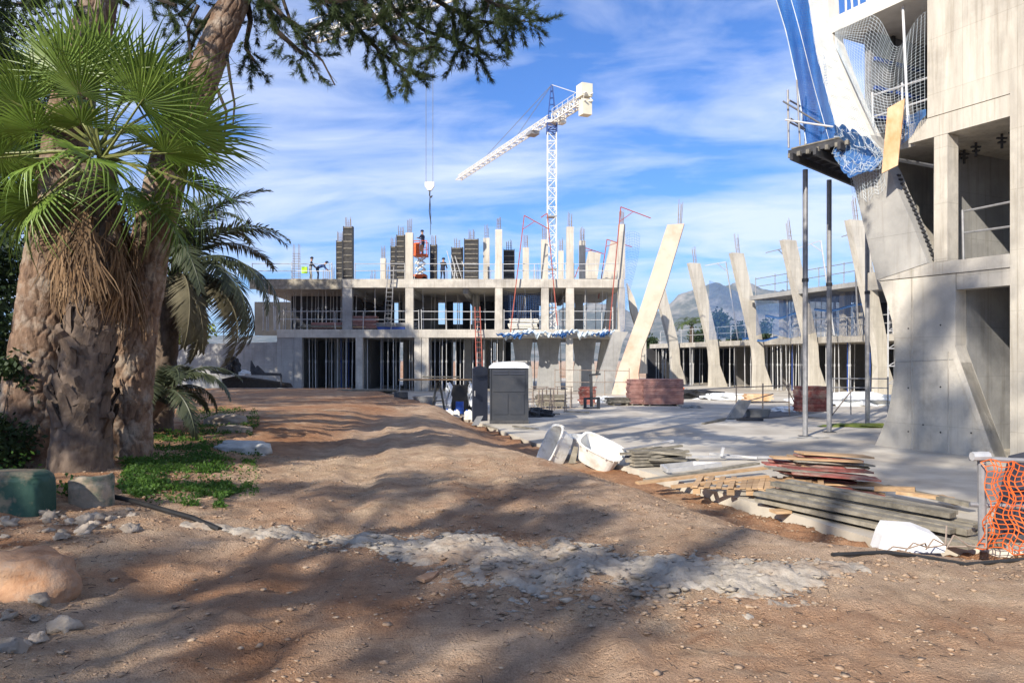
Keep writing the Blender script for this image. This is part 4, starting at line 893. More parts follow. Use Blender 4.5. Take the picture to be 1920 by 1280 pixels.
slab2(-14, 32, 12, 12.3, ZC, 2.775, 'inner_shade', 'wall'); slab2(-14, 11.5, 12, 12.3, 3.21, 6.09, 'inner_shade', 'wall')
for s in (-5, 3, 9.5, 15.5, 22): 
    slab2(s, s+.35, 6, 12, ZC, 2.775, 'inner_wall', 'wall')
for s in (-3, 2.5, 4.2, 9, 10.7): slab2(s, s+.5, 2.6, 3.1, 3.21, 6.09, 'concrete_streak', 'column')
slab2(31.6, 31.9, 2, 12, ZC, 2.775, 'inner_shade', 'wall')
rg = random.Random(4)
put_props('steel prop under the first slab of the rear building', 'props under the rear first slab', 2.78-ZC, [tuple(G2(rg.uniform(-3, 31), rg.choice((2.7, 2.8, 2.9, 3.4, 4.6, 6))+rg.uniform(-.2, .3), ZC)) for _ in range(92)], lean=.02)
put_props('blue steel prop under the rear first slab', 'blue props in the rear building', 2.78-ZC, [tuple(G2(s, w, ZC)) for s, w in ((2.2, 2.6), (2.8, 3.4), (4.4, 3), (8.3, 2.8), (9.1, 3.4), (-.5, 3), (10.2, 3))], 'steel_blue', .01)
put_props('steel prop on the upper floor of the rear building', 'props on the rear upper floor', 2.9, [tuple(G2(rg.uniform(-2, 11.5), rg.uniform(2.6, 4.2), 3.2)) for _ in range(58)], lean=.09)
rail('guard_rail', 'guard rail along the rear first slab left of the fins', [G2(30, 2.6, 3.2), G2(13.5, 2.6, 3.2)], 1.2, 2.2, 'steel')
rail('guard_rail', 'guard rail on the rear slab between the blue nets', [G2(12, 2.6, 3.2), G2(-2, 2.6, 3.2)], 1.2, 2.0, 'steel')
rail('guard_rail', 'thin rail on top of the rear upper slab', [G2(11.8, 1, 6.4), G2(0, 1, 6.4)], 1.3, 2.2, 'steel_grey')
gallows('thin bracket arm pointing left from behind the second fin', G2(15.5, 1.9, 3.2), P(1361, 491, 60), P(1322, 498, 60), 'steel'); gallows('thin bracket arm left of the tall dark shoring post', G2(9, 1.7, 3.2), P(1476, 464, 53), P(1436, 474, 53), 'steel_grey')
gallows('pale gallows between the two dark shoring posts', G2(3.5, 1.2, 3.2), P(1539, 451, 50), P(1494, 466, 50), 'steel'); gallows('short dark bracket beside the rightmost rear fin', G2(1, .9, 3.2), P(1601, 437, 46.5), P(1578, 444, 46.5), 'steel_grey')
for i, (s0, s1, z0, z1, w) in enumerate(((13.2, 18.3, 3.3, 8.2, 1.0), (7, 12, 3.4, 6.0, 1.2), (.8, 6, 3.3, 6.1, 1.2))):
    o = net_mesh(lambda s, t: G2(s0+(s1-s0)*s, w+.5*t*(1-s)-.25*math.sin(s*3.1)*math.sin(t*3.1), z1+(z0-z1)*t-(1.6*(1-s)*(1-t) if i == 0 else .2*math.sin(s*6))), 46, 40, .016 if i == 0 else .02).build('blue_net_curtain', 'net_blue' if i < 2 else 'net_dark'); tag(o, 'thin blue net between rear fins, %s' % ['the one hanging in front of the mountain', 'behind the left dark shoring post', 'the dark one nearest the grey pillar'][i], 'net')
for i, (s0, s1, z) in enumerate(((0.5, 6, 4.9), (7.5, 11.5, 4.7), (10, 14.5, 3.1))):
    o = sheet_mesh(lambda s, t: G2(s0+(s1-s0)*s, 1.55+.1*math.sin(t*3), z+.12*math.sin(s*7+i)+.16*t), 24, 3).build('blue_net_roll', 'net_blue'); tag(o, 'blue net roll in the rear building, %s' % ['across the dark upper bay', 'over the pale props', 'at the foot of the middle fin'][i], 'net')
# stair tower scaffold next to the grey pillar
sc = thing('scaffold_tower', 'pale scaffold stair tower behind the big grey pillar', 'scaffold', G2(-3, .5, ZC))
for s in (-2.2, -4.4):
    for w in (.2, 1.6): MB().tube(G2(s, w, ZC), G2(s, w, 6.0), .04, 6).build('standard', 'steel', sc)
for k in range(6):
    z = ZC+.9+k*1.0
    for w in (.2, 1.6): MB().tube(G2(-2.2, w, z), G2(-4.4, w, z), .03, 5).build('ledger', 'steel', sc)
    MB().tube(G2(-2.2, .2, z), G2(-4.4, .2, z+1.0), .03, 5).build('brace', 'steel', sc); MB().prism([G2(-2.2, .3, z-.03), G2(-4.4, .3, z-.03), G2(-4.4, 1.5, z-.03), G2(-2.2, 1.5, z-.03)], (0, 0, .04)).build('deck', 'steel_grey', sc)
# houses far behind
for i, (px, w, h, D) in enumerate(((1238, 5, 2.9, 130), (1262, 4.5, 2.7, 126), (1282, 4, 3.0, 134), (1225, 3.5, 2.6, 140))):
    x = XP(px, D); hs = thing('house', 'far house with an orange tiled roof, %s' % ['second from the leftmost', 'third in the row by the far palm', 'nearest the far palm', 'leftmost of the row'][i], 'house', (x, D, -.7)); MB().box(x-w/2, x+w/2, D, D+5, -.7, h).build('wall', 'house_wall', hs)
    MB().prism([(x-w/2-.3, D-.3, h+.003), (x+w/2+.3, D-.3, h+.003), (x+w/2+.3, D+2.5, h+1.3), (x-w/2-.3, D+2.5, h+1.3)], (0, 0, .15)).build('roof', 'roof_tile', hs)
    for k in (-.25, .25): MB().box(x+w*k-.4, x+w*k+.4, D-.03, D-.003, h-1.6, h-.5).build('window', 'inner_shade', hs)
# ---------------------------------------------------------------- right building
def RR(u, w, z): return Vector((9.6+.46*u+.89*w, 20.2-.89*u+.46*w, z))
rb_ = thing('corner_building', 'pale cast concrete building at the right with a hourglass wall and netted fin', 'building', RR(2, 1, ZC))
def rp(prof, w0, w1, nm, mat, parent=rb_): return MB().prism([RR(u, w0, z) for u, z in prof], RR(0, w1, 0)-RR(0, w0, 0)).build(nm, mat, parent)
def rbox(u0, u1, w0, w1, z0, z1, nm, mat, parent=rb_): return rp([(u0, z0), (u1, z0), (u1, z1), (u0, z1)], w0, w1, nm, mat, parent)
UE = 10.0
lc = [(-.06, ZC), (.12, -.28), (.26, .05), (.37, .43), (.46, .95), (.52, 1.55), (.50, 2.1), (.43, 2.63), (.28, 3.15), (.10, 3.62), (.05, 3.66)]
hour_w = rp([(3.06, ZC)]+lc+[(2.12, 3.66), (2.12, 1.9), (2.25, 1.55)], 0, .42, 'hourglass_wall', 'concrete_smooth')
# buttress lip along the sloping edge and cast joint ribs, a little proud of the wall
MB().prism([RR(3.06, -.03, ZC), RR(2.94, -.03, ZC), RR(2.10, -.03, 1.56), RR(2.0, -.03, 1.95), RR(2.12, -.03, 1.95), RR(2.25, -.03, 1.55)], RR(0, .45, 0)-RR(0, .02, 0)).build('lip', 'concrete_smooth', rb_)
for u in (1.0, 1.95): MB().bar(RR(u, -.004, ZC), RR(u, -.004, 3.66 if u < 1.5 else 1.8), .03, .02).build('cast_joint', 'concrete_cast', rb_)
MB().bar(RR(.52, -.003, 1.55), RR(2.1, -.003, 1.62), .018, .012).build('cast_joint', 'concrete_grey', rb_)
for u, z in ((.9, .9), (.9, 2.4), (1.75, .95), (1.75, 2.45), (1.3, .0), (2.5, -.1), (.9, -.2), (1.75, -.15), (3.6, .6), (3.6, 2.0), (4.2, 8.6), (2.6, 9.4), (3.4, 8.3), (2.4, 8.0), (.1, 4.6), (.55, 5.1), (3.6, 4.6), (3.6, 5.8)):
    c = RR(u, -.006, z); t_ = RR(0, -.012, 0)-RR(0, 0, 0); MB().tube(c, c+t_*.3, .022, 8).build('tie_hole_disc', 'steel_dark', rb_)  # flat dark discs, their colour standing in for the shade inside the holes
# slab over the ground floor
rbox(.06, 3.38, -.02, 8, 3.68, 3.98, 'slab', 'concrete'); rbox(3.385, UE, .03, 8, 3.3, 3.98, 'slab', 'concrete')
rbox(2.13, 3.37, .02, .4, 3.28, 3.675, 'beam', 'concrete')
rbox(3.39, 4.1, -.03, .5, ZC, 8.0, 'column', 'concrete_cast')
rbox(4.11, UE, .0, .4, ZC, 3.29, 'wall', 'concrete_cast')
# inside of the ground floor
rbox(2.0, 4.2, 2.4, 2.7, ZC, 3.67, 'inner_wall', 'concrete'); rbox(1.9, 2.12, .45, 2.39, ZC, 3.67, 'inner_wall', 'concrete_grey')
rbox(2.13, 3.38, .45, 2.39, ZC+.004, ZC+.02, 'floor_screed', 'floor_concrete')
# first upper storey: grey leaning pillar, column, openings
pil = [(.02, 3.70), (1.44, 3.99), (.98, 5.15), (.62, 5.95), (.42, 6.45), (-.16, 7.55), (-.72, 6.5), (-.48, 5.6), (-.22, 4.6)]
rp(pil, -.04, .42, 'leaning_pillar', 'pillar_grey')
up = [(-.17, 7.56), (-.62, 8.55), (-1.0, 9.5), (-1.36, 10.5), (-1.5, 11.2), (-1.62, 13.2), (-2.4, 13.2), (-2.2, 12.0), (-1.93, 10.4), (-1.5, 8.9), (-1.05, 7.4), (-.73, 6.51)]
fin = rp(up, -.04, .40, 'leaning_fin', 'concrete_pale')
rbox(1.58, 1.92, -.0, .42, 3.99, 7.05, 'column', 'concrete_cast')
rbox(.9, UE, .0, 8, 7.06, 7.55, 'slab', 'concrete_cast'); rbox(-.2, .895, .45, 8, 7.10, 7.5, 'slab', 'concrete')
rbox(1.42, UE, -.02, .4, 7.56, 14, 'upper_wall', 'concrete_cast')
rbox(4.11, UE, .0, .4, 3.99, 7.05, 'wall', 'concrete_cast')
rbox(.5, 6, 5.6, 5.9, 3.99, 7.05, 'inner_wall', 'concrete'); rbox(.9, 1.1, 1.0, 5.5, 3.99, 7.05, 'inner_wall', 'concrete_grey')
for u, w in ((3.2, 2.6), (3.9, 4.2)): rbox(u, u+.4, w, w+.4, 3.99, 7.05, 'column', 'concrete')
rbox(-.62, -.42, .9, 6, 3.99, 7.08, 'inner_wall', 'concrete'); rbox(-.62, .4, .44, 8, 3.5, 3.98, 'slab', 'concrete')
rbox(-1.0, -.8, .8, 6, 7.3, 10.71, 'inner_wall', 'steel_grey')
for z in (8.3, 9.1, 9.9): rbox(-.79, -.72, .9, 5.5, z, z+.1, 'waler', 'steel_blue')
for w in (1.6, 3.0): rbox(-.79, -.70, w, w+.1, 7.56, 10.7, 'waler', 'steel_dark')
# balcony slab above and the room behind the net
rbox(-1.52, 1.41, -.03, 6, 10.72, 11.14, 'slab', 'concrete_pale')
rbox(-1.2, 1.5, 3.4, 3.7, 7.56, 10.71, 'inner_wall', 'steel_grey')
for z in (8.4, 9.2, 9.95): rbox(-1.2, 1.4, 3.32, 3.39, z, z+.09, 'waler', 'steel_blue')
rbox(1.0, 1.41, 1.5, 3.3, 7.56, 10.71, 'inner_wall', 'inner_wall')
# hanging prop heads on the soffit of the first storey
for i, (u, w) in enumerate(((1.35, .9), (1.75, 1.4), (2.5, 1.2), (2.9, 1.0), (2.7, 1.9), (3.1, 1.6), (1.2, 1.8))):
    o = MB(); c = RR(u, w, 7.05); o.tube(c-Vector((0, 0, .35)), c, .03, 6); o.box(c.x-.12, c.x+.12, c.y-.03, c.y+.03, c.z-.12, c.z-.08); o.box(c.x-.08, c.x+.08, c.y-.05, c.y+.05, c.z-.22, c.z-.18)
    tag(o.build('hanging_anchor', 'steel_dark'), 'dark steel anchor hanging from the soffit of the first storey', 'anchor', 'anchors under the first storey soffit')
# tube rails in the openings
rail('guard_rail', 'steel tube rail across the first storey opening', [RR(2.0, .5, 3.98), RR(3.36, .5, 3.98)], 1.25, 1.2, 'steel_grey')
rail('guard_rail', 'pale tube rail in the netted storey above', [RR(-.3, .25, 7.56), RR(1.4, .25, 7.56)], 1.1, .8, 'steel', rails=(1.0, .5))
o = MB().tube(RR(.75, .2, 7.56), RR(.6, .2, 10.7), .035, 6).build('shoring_prop', 'steel'); tag(o, 'single upright steel prop behind the net in the upper room', 'shoring prop')
for i in range(5):
    o = MB().tube(RR(-1.2+i*.22, .3, 11.15), RR(-1.3+i*.2+random.uniform(-.2, .2), .3+random.uniform(-.1, .3), 13.2), .03, 6).build('shoring_prop', 'steel'); tag(o, 'pale steel prop standing on the balcony slab at the top of the picture', 'shoring prop', 'props on the balcony slab')
# white knotted net on the fin
def onfin(s, t):
    z = 6.6+(13.0-6.6)*t; lu = np.interp(z, [6.51, 7.4, 8.9, 10.4, 12, 13.2], [-.73, -1.05, -1.5, -1.93, -2.2, -2.4]); ru = np.interp(z, [6.45, 7.56, 8.55, 9.5, 10.5, 11.2, 13.2], [.3, -.17, -.62, -1.0, -1.36, -1.5, -1.62])
    return RR(lu+(ru-lu)*s, -.055-.010*math.sin(s*17+t*60)-.008*math.sin(t*131+s*9), z)
o = net_mesh(onfin, 16, 120, .010).build('wrapped_net', 'net_white'); tag(o, 'white net wrapped tightly round the pale leaning fin', 'net')
# white and blue safety net across the upper room with a scooped top edge
def roomnet(s, t):
    u = -1.25+2.65*s; zt = 10.72-(1.15*math.exp(-((s-.72)/.16)**2)+.5*sstep(.7, 1, np.array(s))) if s > .45 else 10.72
    zb = 7.45+.15*math.sin(s*5); lo = np.interp(s, [0, .5], [10.3, 7.5]); z = zt+(max(zb, lo)-zt)*t
    return RR(u, -.08-.35*math.sin(t*3.1)*math.sin(s*3.1), float(z))
o = net_mesh(roomnet, 28, 32, .006).build('safety_net', 'net_white'); tag(o, 'pale cord safety net sagging across the upper room', 'net')
# blue debris netting streaming left of the fin
def film(s, t):
    lx = np.interp(t, [0, .3, .6, 1], [1446, 1474, 1494, 1512]); rx = np.interp(t, [0, .3, .6, 1], [1528, 1536, 1552, 1588]); y = -30+300*t
    return P(lx+(rx-lx)*s, y+8*math.sin(s*3), 22.3-.8*s*t+.25*math.sin(s*9+t*4))
o = sheet_mesh(film, 20, 34).build('debris_net', 'net_film'); tag(o, 'bright blue debris net stretched to the left of the white fin', 'net')
o = net_mesh(lambda s, t: film(s, t)+Vector((0, -.04, 0)), 20, 60, .008).build('debris_net', 'net_blue'); tag(o, 'darker cords woven through the blue debris net', 'net')
o = MB().path([film(0, k/14)+Vector((-.01, -.02, 0)) for k in range(15)], .018, 5).build('net_rope', 'net_white'); tag(o, 'white edge rope of the blue debris net', 'rope')
o = MB().path([film(.35+.25*k/14, k/14)+Vector((0, -.06, 0)) for k in range(15)], .012, 5).build('net_rope', 'net_white'); tag(o, 'white seam rope running down the middle of the blue debris net', 'rope')
# bunched blue net where the fin meets the pillar
rg_ = np.random.default_rng(3)
def bunch(s, t):
    a = s*2*math.pi; rad = .34*math.sin(math.pi*min(1, t*.86+.14))**.6*(1+.22*math.sin(a*5+t*9)+.15*math.sin(a*9-t*14))
    c = RR(-.95+1.35*t, -.28, 7.55-.75*t-.5*t*(1-t)); return c+(RR(math.cos(a)*rad*.5, -abs(math.sin(a))*rad*.8, 0)-RR(0, 0, 0))+Vector((0, 0, math.sin(a)*rad*1.5))
o = sheet_mesh(bunch, 44, 30).build('bunched_net', 'net_blue'); tag(o, 'bunched blue net gathered over the joint of the grey pillar', 'net')
o = net_mesh(lambda s, t: bunch(s, t)*1.0+Vector((rg_.normal(0, .05), -.06+rg_.normal(0, .05), rg_.normal(0, .06))), 20, 13, .007).build('tangled_net', 'net_white'); tag(o, 'loose white cords tangled over the bunched blue net', 'net')
o = net_mesh(lambda s, t: RR(-.75+1.0*s+.1*t, -.12-.1*math.sin(s*3), 6.75-.95*t*(1-.5*abs(s-.5))+.06*math.sin(s*20)), 12, 9, .007).build('hanging_net', 'net_white'); tag(o, 'frayed white net ends hanging on the grey pillar below the bunch', 'net')
o = net_mesh(lambda s, t: RR(.55+.9*s, -.1-.06*math.sin(s*9), 7.75-(.9-.75*s)*t), 16, 14, .012).build('hanging_net', 'net_blue'); tag(o, 'thin blue net hanging over the slab edge right of the plywood', 'net')
# plywood sheet
o = MB().prism([P(1653, 325, 19.2), P(1683, 310, 19.0), P(1696, 185, 19.0), P(1664, 203, 19.2)], (.03, .03, 0)).build('plywood_sheet', 'plywood'); tag(o, 'stained orange plywood sheet leaning out from the slab edge', 'plywood')
# shoring platform on tall dark posts
pf = thing('shoring_platform', 'dark steel formwork platform carried on tall posts left of the grey pillar', 'platform', Vector((9, 23, ZC)))
A0 = Vector((7.9, 21.8, 7.25)); fx = Vector((.79, -1.0, 0)).normalized(); bx = Vector((.70, .714, 0))
def pfp(a, b_, z): return A0+fx*a+bx*b_+Vector((0, 0, z))
for k in range(9): MB().cbox(pfp(.85, .35+k*.62, .36), fx*.85, bx*.30, (0, 0, .018)).build('deck_board', 'wood_red' if k % 3 else 'wood_grey', pf)
for k in range(11): MB().cbox(pfp(.85, .1+k*.53, .24), fx*.95, bx*.04, (0, 0, .09)).build('joist', 'steel_dark', pf)
for a in (.15, .85, 1.55): MB().cbox(pfp(a, 2.7, .05), fx*.045, bx*2.95, (0, 0, .095)).build('beam', 'steel_dark', pf)
for k in range(7): MB().cbox(pfp(.02+.28*k, -.06, .13), fx*.05, bx*.05, (0, 0, .06)).build('bracket', 'form_rib', pf)
for x, y in ((8.63, 22.6), (9.87, 23.9), (12.4, 26.8)):
    p_ = MB().tube((x, y, ZC+.02), (x, y, 7.2), .075, 10).build('post', 'steel_grey', pf); MB().tube((x, y, ZC+.4), (x, y, ZC+.02), .05, 8, .03).build('foot', 'steel_dark', p_); MB().tube((x, y, 3.9), (x, y, 4.0), .095, 10).build('collar', 'steel_dark', p_); MB().box(x-.16, x+.16, y-.16, y+.16, ZC+.001, ZC+.02).build('base_plate', 'steel_dark', p_)
rail('guard_rail', 'thin tube rail standing on the shoring platform beside the blue net', [pfp(-.05, 0, .38), pfp(-.05, 2.2, .38)], 1.6, 1.0, 'steel_grey', rails=(.85, .45))
for i, (a, b_) in enumerate(((P(1468, 190, 21.6), P(1560, 245, 22)), (P(1472, 225, 21.5), P(1562, 238, 20.9)), (P(1482, 222, 21.5), P(1548, 270, 23)), (P(1494, 150, 21.6), P(1500, 272, 21.7)))):
    tag(MB().tube(a, b_, .026, 6).build('scaffold_tube', 'steel_grey' if i != 1 else 'steel'), 'loose scaffold tube tied across the blue debris net, %s' % ['upper sloping dark one', 'pale level one', 'lower sloping dark one', 'upright one'][i], 'scaffold tube')
# toothed keyway strip along the grey pillar's far edge
kw = thing('toothed_strip', 'dark toothed joint strip along the edge of the grey leaning pillar', 'joint strip', RR(1.4, .3, 4.0))
for k in range(20):
    z = 4.1+k*.12; u = np.interp(z, [3.99, 5.15, 5.95, 6.6], [1.47, 1.01, .65, .35]); MB().cbox(RR(u+.02, .22, z), RR(.03, 0, 0)-RR(0, 0, 0), RR(0, .05, 0)-RR(0, 0, 0), (0, 0, .025)).build('tooth', 'steel_dark', kw)
# ---------------------------------------------------------------- cranes
def lattice(p, q, w, n, r=.05, tri=False, up=(0, 0, 1)):
    p, q = Vector(p), Vector(q); t_ = (q-p).normalized(); a = t_.cross(Vector(up))
    a = a.normalized() if a.length > 1e-3 else Vector((1, 0, 0)); b_ = a.cross(t_).normalized()
    cs = [a*w/2, -a*w/2, b_*w*.95] if tri else [a*w/2+b_*w/2, -a*w/2+b_*w/2, -a*w/2-b_*w/2, a*w/2-b_*w/2]
    m_ = MB(); L_ = (q-p).length; k_ = len(cs)
    for c in cs: m_.bar(p+c, q+c, r*1.6, r*1.6)
    for i in range(n):
        u0, u1 = p+t_*L_*i/n, p+t_*L_*(i+1)/n
        for j in range(k_):
            c0, c1 = cs[j], cs[(j+1) % k_]; m_.bar(u0+c0, u1+c1, r, r) if (i+j) % 2 else m_.bar(u0+c1, u1+c0, r, r)
            m_.bar(u0+c0, u0+c1, r, r)
    return m_
cr = thing('tower_crane', 'white tower crane with blue head and cream counterweight behind the frame building', 'crane', (5.7, 110, -.7))
zj = 36.0; piv = Vector((5.7, 110, zj)); jd = Vector((-15.9, 37, 0)).normalized()
lattice((5.7, 110, -.7), (5.7, 110, zj-1.9), 1.25, 26, .085).build('mast', 'crane_white', cr)
for z in (9, 14.5, 22): MB().box(5.7-.72, 5.7+.72, 110-.72, 110+.72, z, z+.18).build('mast_collar', 'steel_grey', cr)
lattice((5.7, 110, zj-1.9), (5.7, 110, zj-.6), 1.35, 2, .12).build('slew_section', 'crane_blue', cr); MB().tube((5.7, 110, zj-.6), (5.7, 110, zj-.25), .95, 14).build('slew_ring', 'crane_white', cr)
jib = lattice(piv+jd*.9, piv+jd*40.5, 1.05, 34, .07, True).build('jib', 'crane_white', cr)
lattice(piv-jd*.9-Vector((0, 0, .1)), piv-jd*11.0-Vector((0, 0, .1)), 1.0, 9, .1).build('counter_jib', 'crane_white', cr)
apex = piv+Vector((0, 0, 5.0)); m_ = MB()
for a in (-.55, .55):
    for b_ in (-.55, .55): m_.bar(piv+Vector((a, b_, 0)), apex+Vector((a*.15, b_*.15, 0)), .13, .13)
for k in range(5):
    s = 1-k*.17; z = zj+k*.95; m_.bar(piv+Vector((-.55*s, -.55*s, z-zj)), piv+Vector((.55*s, .55*s, z-zj+.5)), .09, .09); m_.bar(piv+Vector((.55*s, -.55*s, z-zj)), piv+Vector((-.55*s, .55*s, z-zj+.5)), .09, .09)
m_.build('apex_tower', 'crane_blue', cr)
for d_ in (12.5, 26.5): MB().tube(apex, piv+jd*d_+Vector((0, 0, 1.0)), .045, 5).build('tie_bar', 'steel_grey', cr)
MB().tube(apex, piv-jd*9.5+Vector((0, 0, .5)), .045, 5).build('tie_bar', 'crane_white', cr)
cw = piv-jd*9.7; sidev = jd.cross(Vector((0, 0, 1)))
MB().cbox(cw+Vector((0, 0, .95)), jd*.8, sidev*.78, (0, 0, .85)).build('counterweight', 'counterweight', cr); MB().cbox(cw-jd*.25-Vector((0, 0, 1.3)), jd*.62, sidev*.66, (0, 0, 1.0)).build('counterweight', 'counterweight', cr)
for s in (-1, 1):
    m_ = MB()
    for k in range(6): m_.bar(piv-jd*(1.5+k*1.6)+sidev*.7*s, piv-jd*(1.5+k*1.6)+sidev*.7*s+Vector((0, 0, 1.0)), .06, .06)
    for z in (.5, 1.0): m_.bar(piv-jd*1.5+sidev*.7*s+Vector((0, 0, z)), piv-jd*9.5+sidev*.7*s+Vector((0, 0, z)), .05, .05)
    m_.build('walkway_rail', 'crane_white', cr)
MB().cbox(piv+jd*6.5-Vector((0, 0, .25)), jd*.9, sidev*.7, (0, 0, .25)).build('trolley', 'steel_grey', cr); MB().cbox(piv-jd*1.4+sidev*.9-Vector((0, 0, .4)), jd*.6, sidev*.4, (0, 0, .5)).build('cab', 'crane_white', cr)
c2 = thing('tower_crane', 'crane jib tip and hook line coming in over the pine boughs', 'crane', (27.4, 32.9, -.7))
t0 = Vector((-15.6, 60, 26.6)); d2 = Vector((10, -6.3, 0)).normalized(); mb2 = t0+d2*50.8
lattice(t0, mb2-d2*.8, 1.15, 36, .09, True).build('jib', 'crane_white', c2); MB().cbox(t0-d2*.1+Vector((0, 0, .05)), d2*.12, d2.cross(Vector((0, 0, 1)))*.62, (0, 0, .1)).build('jib_end', 'steel_grey', c2)
m_ = MB(); sv = d2.cross(Vector((0, 0, 1)))*.5
for k in range(4): m_.bar(t0+d2*(.2+k*1.3)+sv, t0+d2*(.2+k*1.3)+sv+Vector((0, 0, 1.3)), .05, .05)
m_.bar(t0+d2*.2+sv+Vector((0, 0, 1.3)), t0+d2*4.1+sv+Vector((0, 0, 1.3)), .05, .05); m_.build('tip_rail', 'crane_white', c2)
lattice((mb2.x, mb2.y, -.7), (mb2.x, mb2.y, 30), 1.3, 20, .09).build('mast', 'crane_white', c2)
hk = t0+d2*11.6; hx, hy = hk.x, hk.y; zh = ZP(350, hy)
for s in (-.24, .24): MB().tube((hx+s, hy, 26.5), (hx+s, hy, zh+.3), .018, 4).build('hoist_rope', 'steel_grey', c2)
MB().prism([(hx-.33, hy, zh+.35), (hx+.33, hy, zh+.35), (hx+.33, hy, zh+.05), (hx+.12, hy, zh-.25), (hx-.12, hy, zh-.25), (hx-.33, hy, zh+.05)], (0, .25, 0)).build('hook_block', 'crane_white', c2)
m_ = MB(); m_.path([(hx+.02, hy+.1, zh-.25), (hx, hy+.1, zh-.6), (hx+.1, hy+.1, zh-.75), (hx+.18, hy+.1, zh-.6)], .05, 6); m_.build('hook', 'steel_dark', c2)
m_ = MB(); m_.path([(hx+.03, hy+.1, zh-.7), (hx-.02, hy+.1, zh-1.7), (hx+.10, hy+.1, zh-2.6)], .035, 4); m_.path([(hx+.03, hy+.1, zh-.7), (hx+.09, hy+.1, zh-2.0), (hx+.05, hy+.1, ZP(440, hy))], .02, 4); m_.build('sling', 'steel_dark', c2)
# ---------------------------------------------------------------- things standing on the plaza
# portable toilet
D = 27.0; x0, x1 = XP(919, D), XP(990, D); pt = thing('portable_toilet', 'dark grey portable toilet with pale roof and its door swung open', 'toilet', (XP(950, D), D+.6, ZC))
z1 = ZP(690, D); dp = 1.15
MB().box(x0-.02, x1+.02, D-.03, D+dp+.03, ZC, ZC+.13).build('base', 'steel_dark', pt)
body = MB(); body.box(x0, x1, D, D+dp, ZC+.13, z1); o = body.build('body', 'toilet_grey', pt)
wv = x1-x0
for a, b_, za, zb in ((.10, .47, .10, .50), (.53, .90, .10, .50), (.08, .92, .52, .84)): MB().box(x0+wv*a, x0+wv*b_, D-.025, D-.001, ZC+.15+(z1-ZC)*za*.96, ZC+.15+(z1-ZC)*zb*.93).build('panel', 'toilet_grey', pt)
for a, b_ in ((.08, .48), (.52, .92)):
    for k in range(2): MB().box(x0+wv*a, x0+wv*b_, D-.03, D-.001, z1-.14-.09*k, z1-.09-.09*k).build('vent_slat', 'toilet_door', pt)
for s in (x0-.012, x1-.03): MB().box(s, s+.042, D-.035, D+.03, ZC+.13, z1-.01).build('corner_post', 'toilet_grey', pt)
rf = MB(); prof = [(x0-.05, z1), (x1+.05, z1), (x1+.03, z1+.07), (x1-.12, z1+.20), ((x0+x1)/2, z1+.235), (x0+.12, z1+.20), (x0-.03, z1+.07)]
rf.prism([(x, D-.06, z) for x, z in prof], (0, dp+.1, 0)).build('roof', 'toilet_roof', pt)
# open left side: dark panel paints in the interior's shade; then the door leaf
MB().box(x0-.012, x0-.003, D+.1, D+dp-.08, ZC+.2, z1-.08).build('doorway_shade', 'inner_shade', pt)
dx0, dx1 = XP(887, D-.55), XP(913, D-.3)
d_ = MB().prism([(dx0, D-.62, ZC+.12), (dx1+.02, D-.1, ZC+.12), (dx1+.02, D-.1, z1+.0), (dx0+(dx1-dx0)*.5, D-.36, z1+.10), (dx0, D-.62, z1-.0)], (-.035, .03, 0)).build('door', 'toilet_door', pt)
MB().prism([(dx0+.02, D-.64, ZC+1.72), (dx1-.0, D-.13, ZC+1.72), (dx1-.0, D-.13, ZC+1.76), (dx0+.02, D-.64, ZC+1.76)], (.02, -.03, 0)).build('door_rib', 'toilet_door', d_)
MB().cbox(((dx0+.06), D-.63, ZC+1.1), (.02, 0, 0), (0, .02, 0), (0, 0, .09)).build('handle', 'steel_grey', d_)
# leaning slab against the door, plank bench and clutter
tag(MB().prism([P(884, 797, 25.5), P(897, 797, 25.7), P(905, 781, 26.1), P(893, 782, 25.9)], (.02, .04, .03)).build('loose_slab', 'concrete_grey'), 'grey broken slab leaning at the foot of the open toilet door', 'slab')
bench = thing('plank_table', 'makeshift trestle table of long planks left of the toilet', 'table', (XP(830, 34), 34, ZC))
for k in range(4): MB().cbox((XP(822, 34)+random.uniform(-.1, .1), 33.6+k*.22, ZP(711, 34)-.02*(k % 2)), (1.65+random.uniform(-.1, .1), random.uniform(-.03, .03), 0), (0, .1, 0), (0, 0, .025)).build('plank', 'wood', bench)
MB().cbox((XP(828, 34), 33.7, ZP(706, 34)), (.8, 0, 0), (0, .12, 0), (0, 0, .03)).build('plank', 'wood_grey', bench)
for px in (822, 880):
    for s in (-.18, .18): MB().bar((XP(px, 34)+s*1.4, 33.6+(.7 if s > 0 else 0), ZC), (XP(px, 34)+s*.3, 33.9, ZP(713, 34)-.05), .07, .07).build('leg', 'wood_grey', bench)
    MB().bar((XP(px, 34)-.2, 33.6, ZC+.45), (XP(px, 34)+.2, 34.1, ZC+.45), .05, .05).build('stretcher', 'wood_grey', bench)
def drum(name, label, c, r, h, mat, cat, ribs=True):
    c = Vector(c); root = thing(name, label, cat, c); pr = [(r*.96, 0), (r, .03), (r, h*.33), (r*1.04, h*.35), (r, h*.38), (r, h*.64), (r*1.04, h*.66), (r, h*.69), (r, h-.03), (r*.97, h)] if ribs else [(r*.8, 0), (r, h*.2), (r, h*.7), (r*.75, h*.9), (r*.4, h)]
    MB().lathe(c, pr, 18).build('shell', mat, root, True); MB().lathe(c+Vector((0, 0, h)), [(r*.9, -.02), (r*.9, .012)], 18).build('lid', 'steel_dark' if ribs else 'plastic_white', root); return root
drum('oil_drum', 'dark rusty drum beside the loose beams', (XP(752, 36), 36, ZC), .33, .75, 'steel_dark', 'drum')
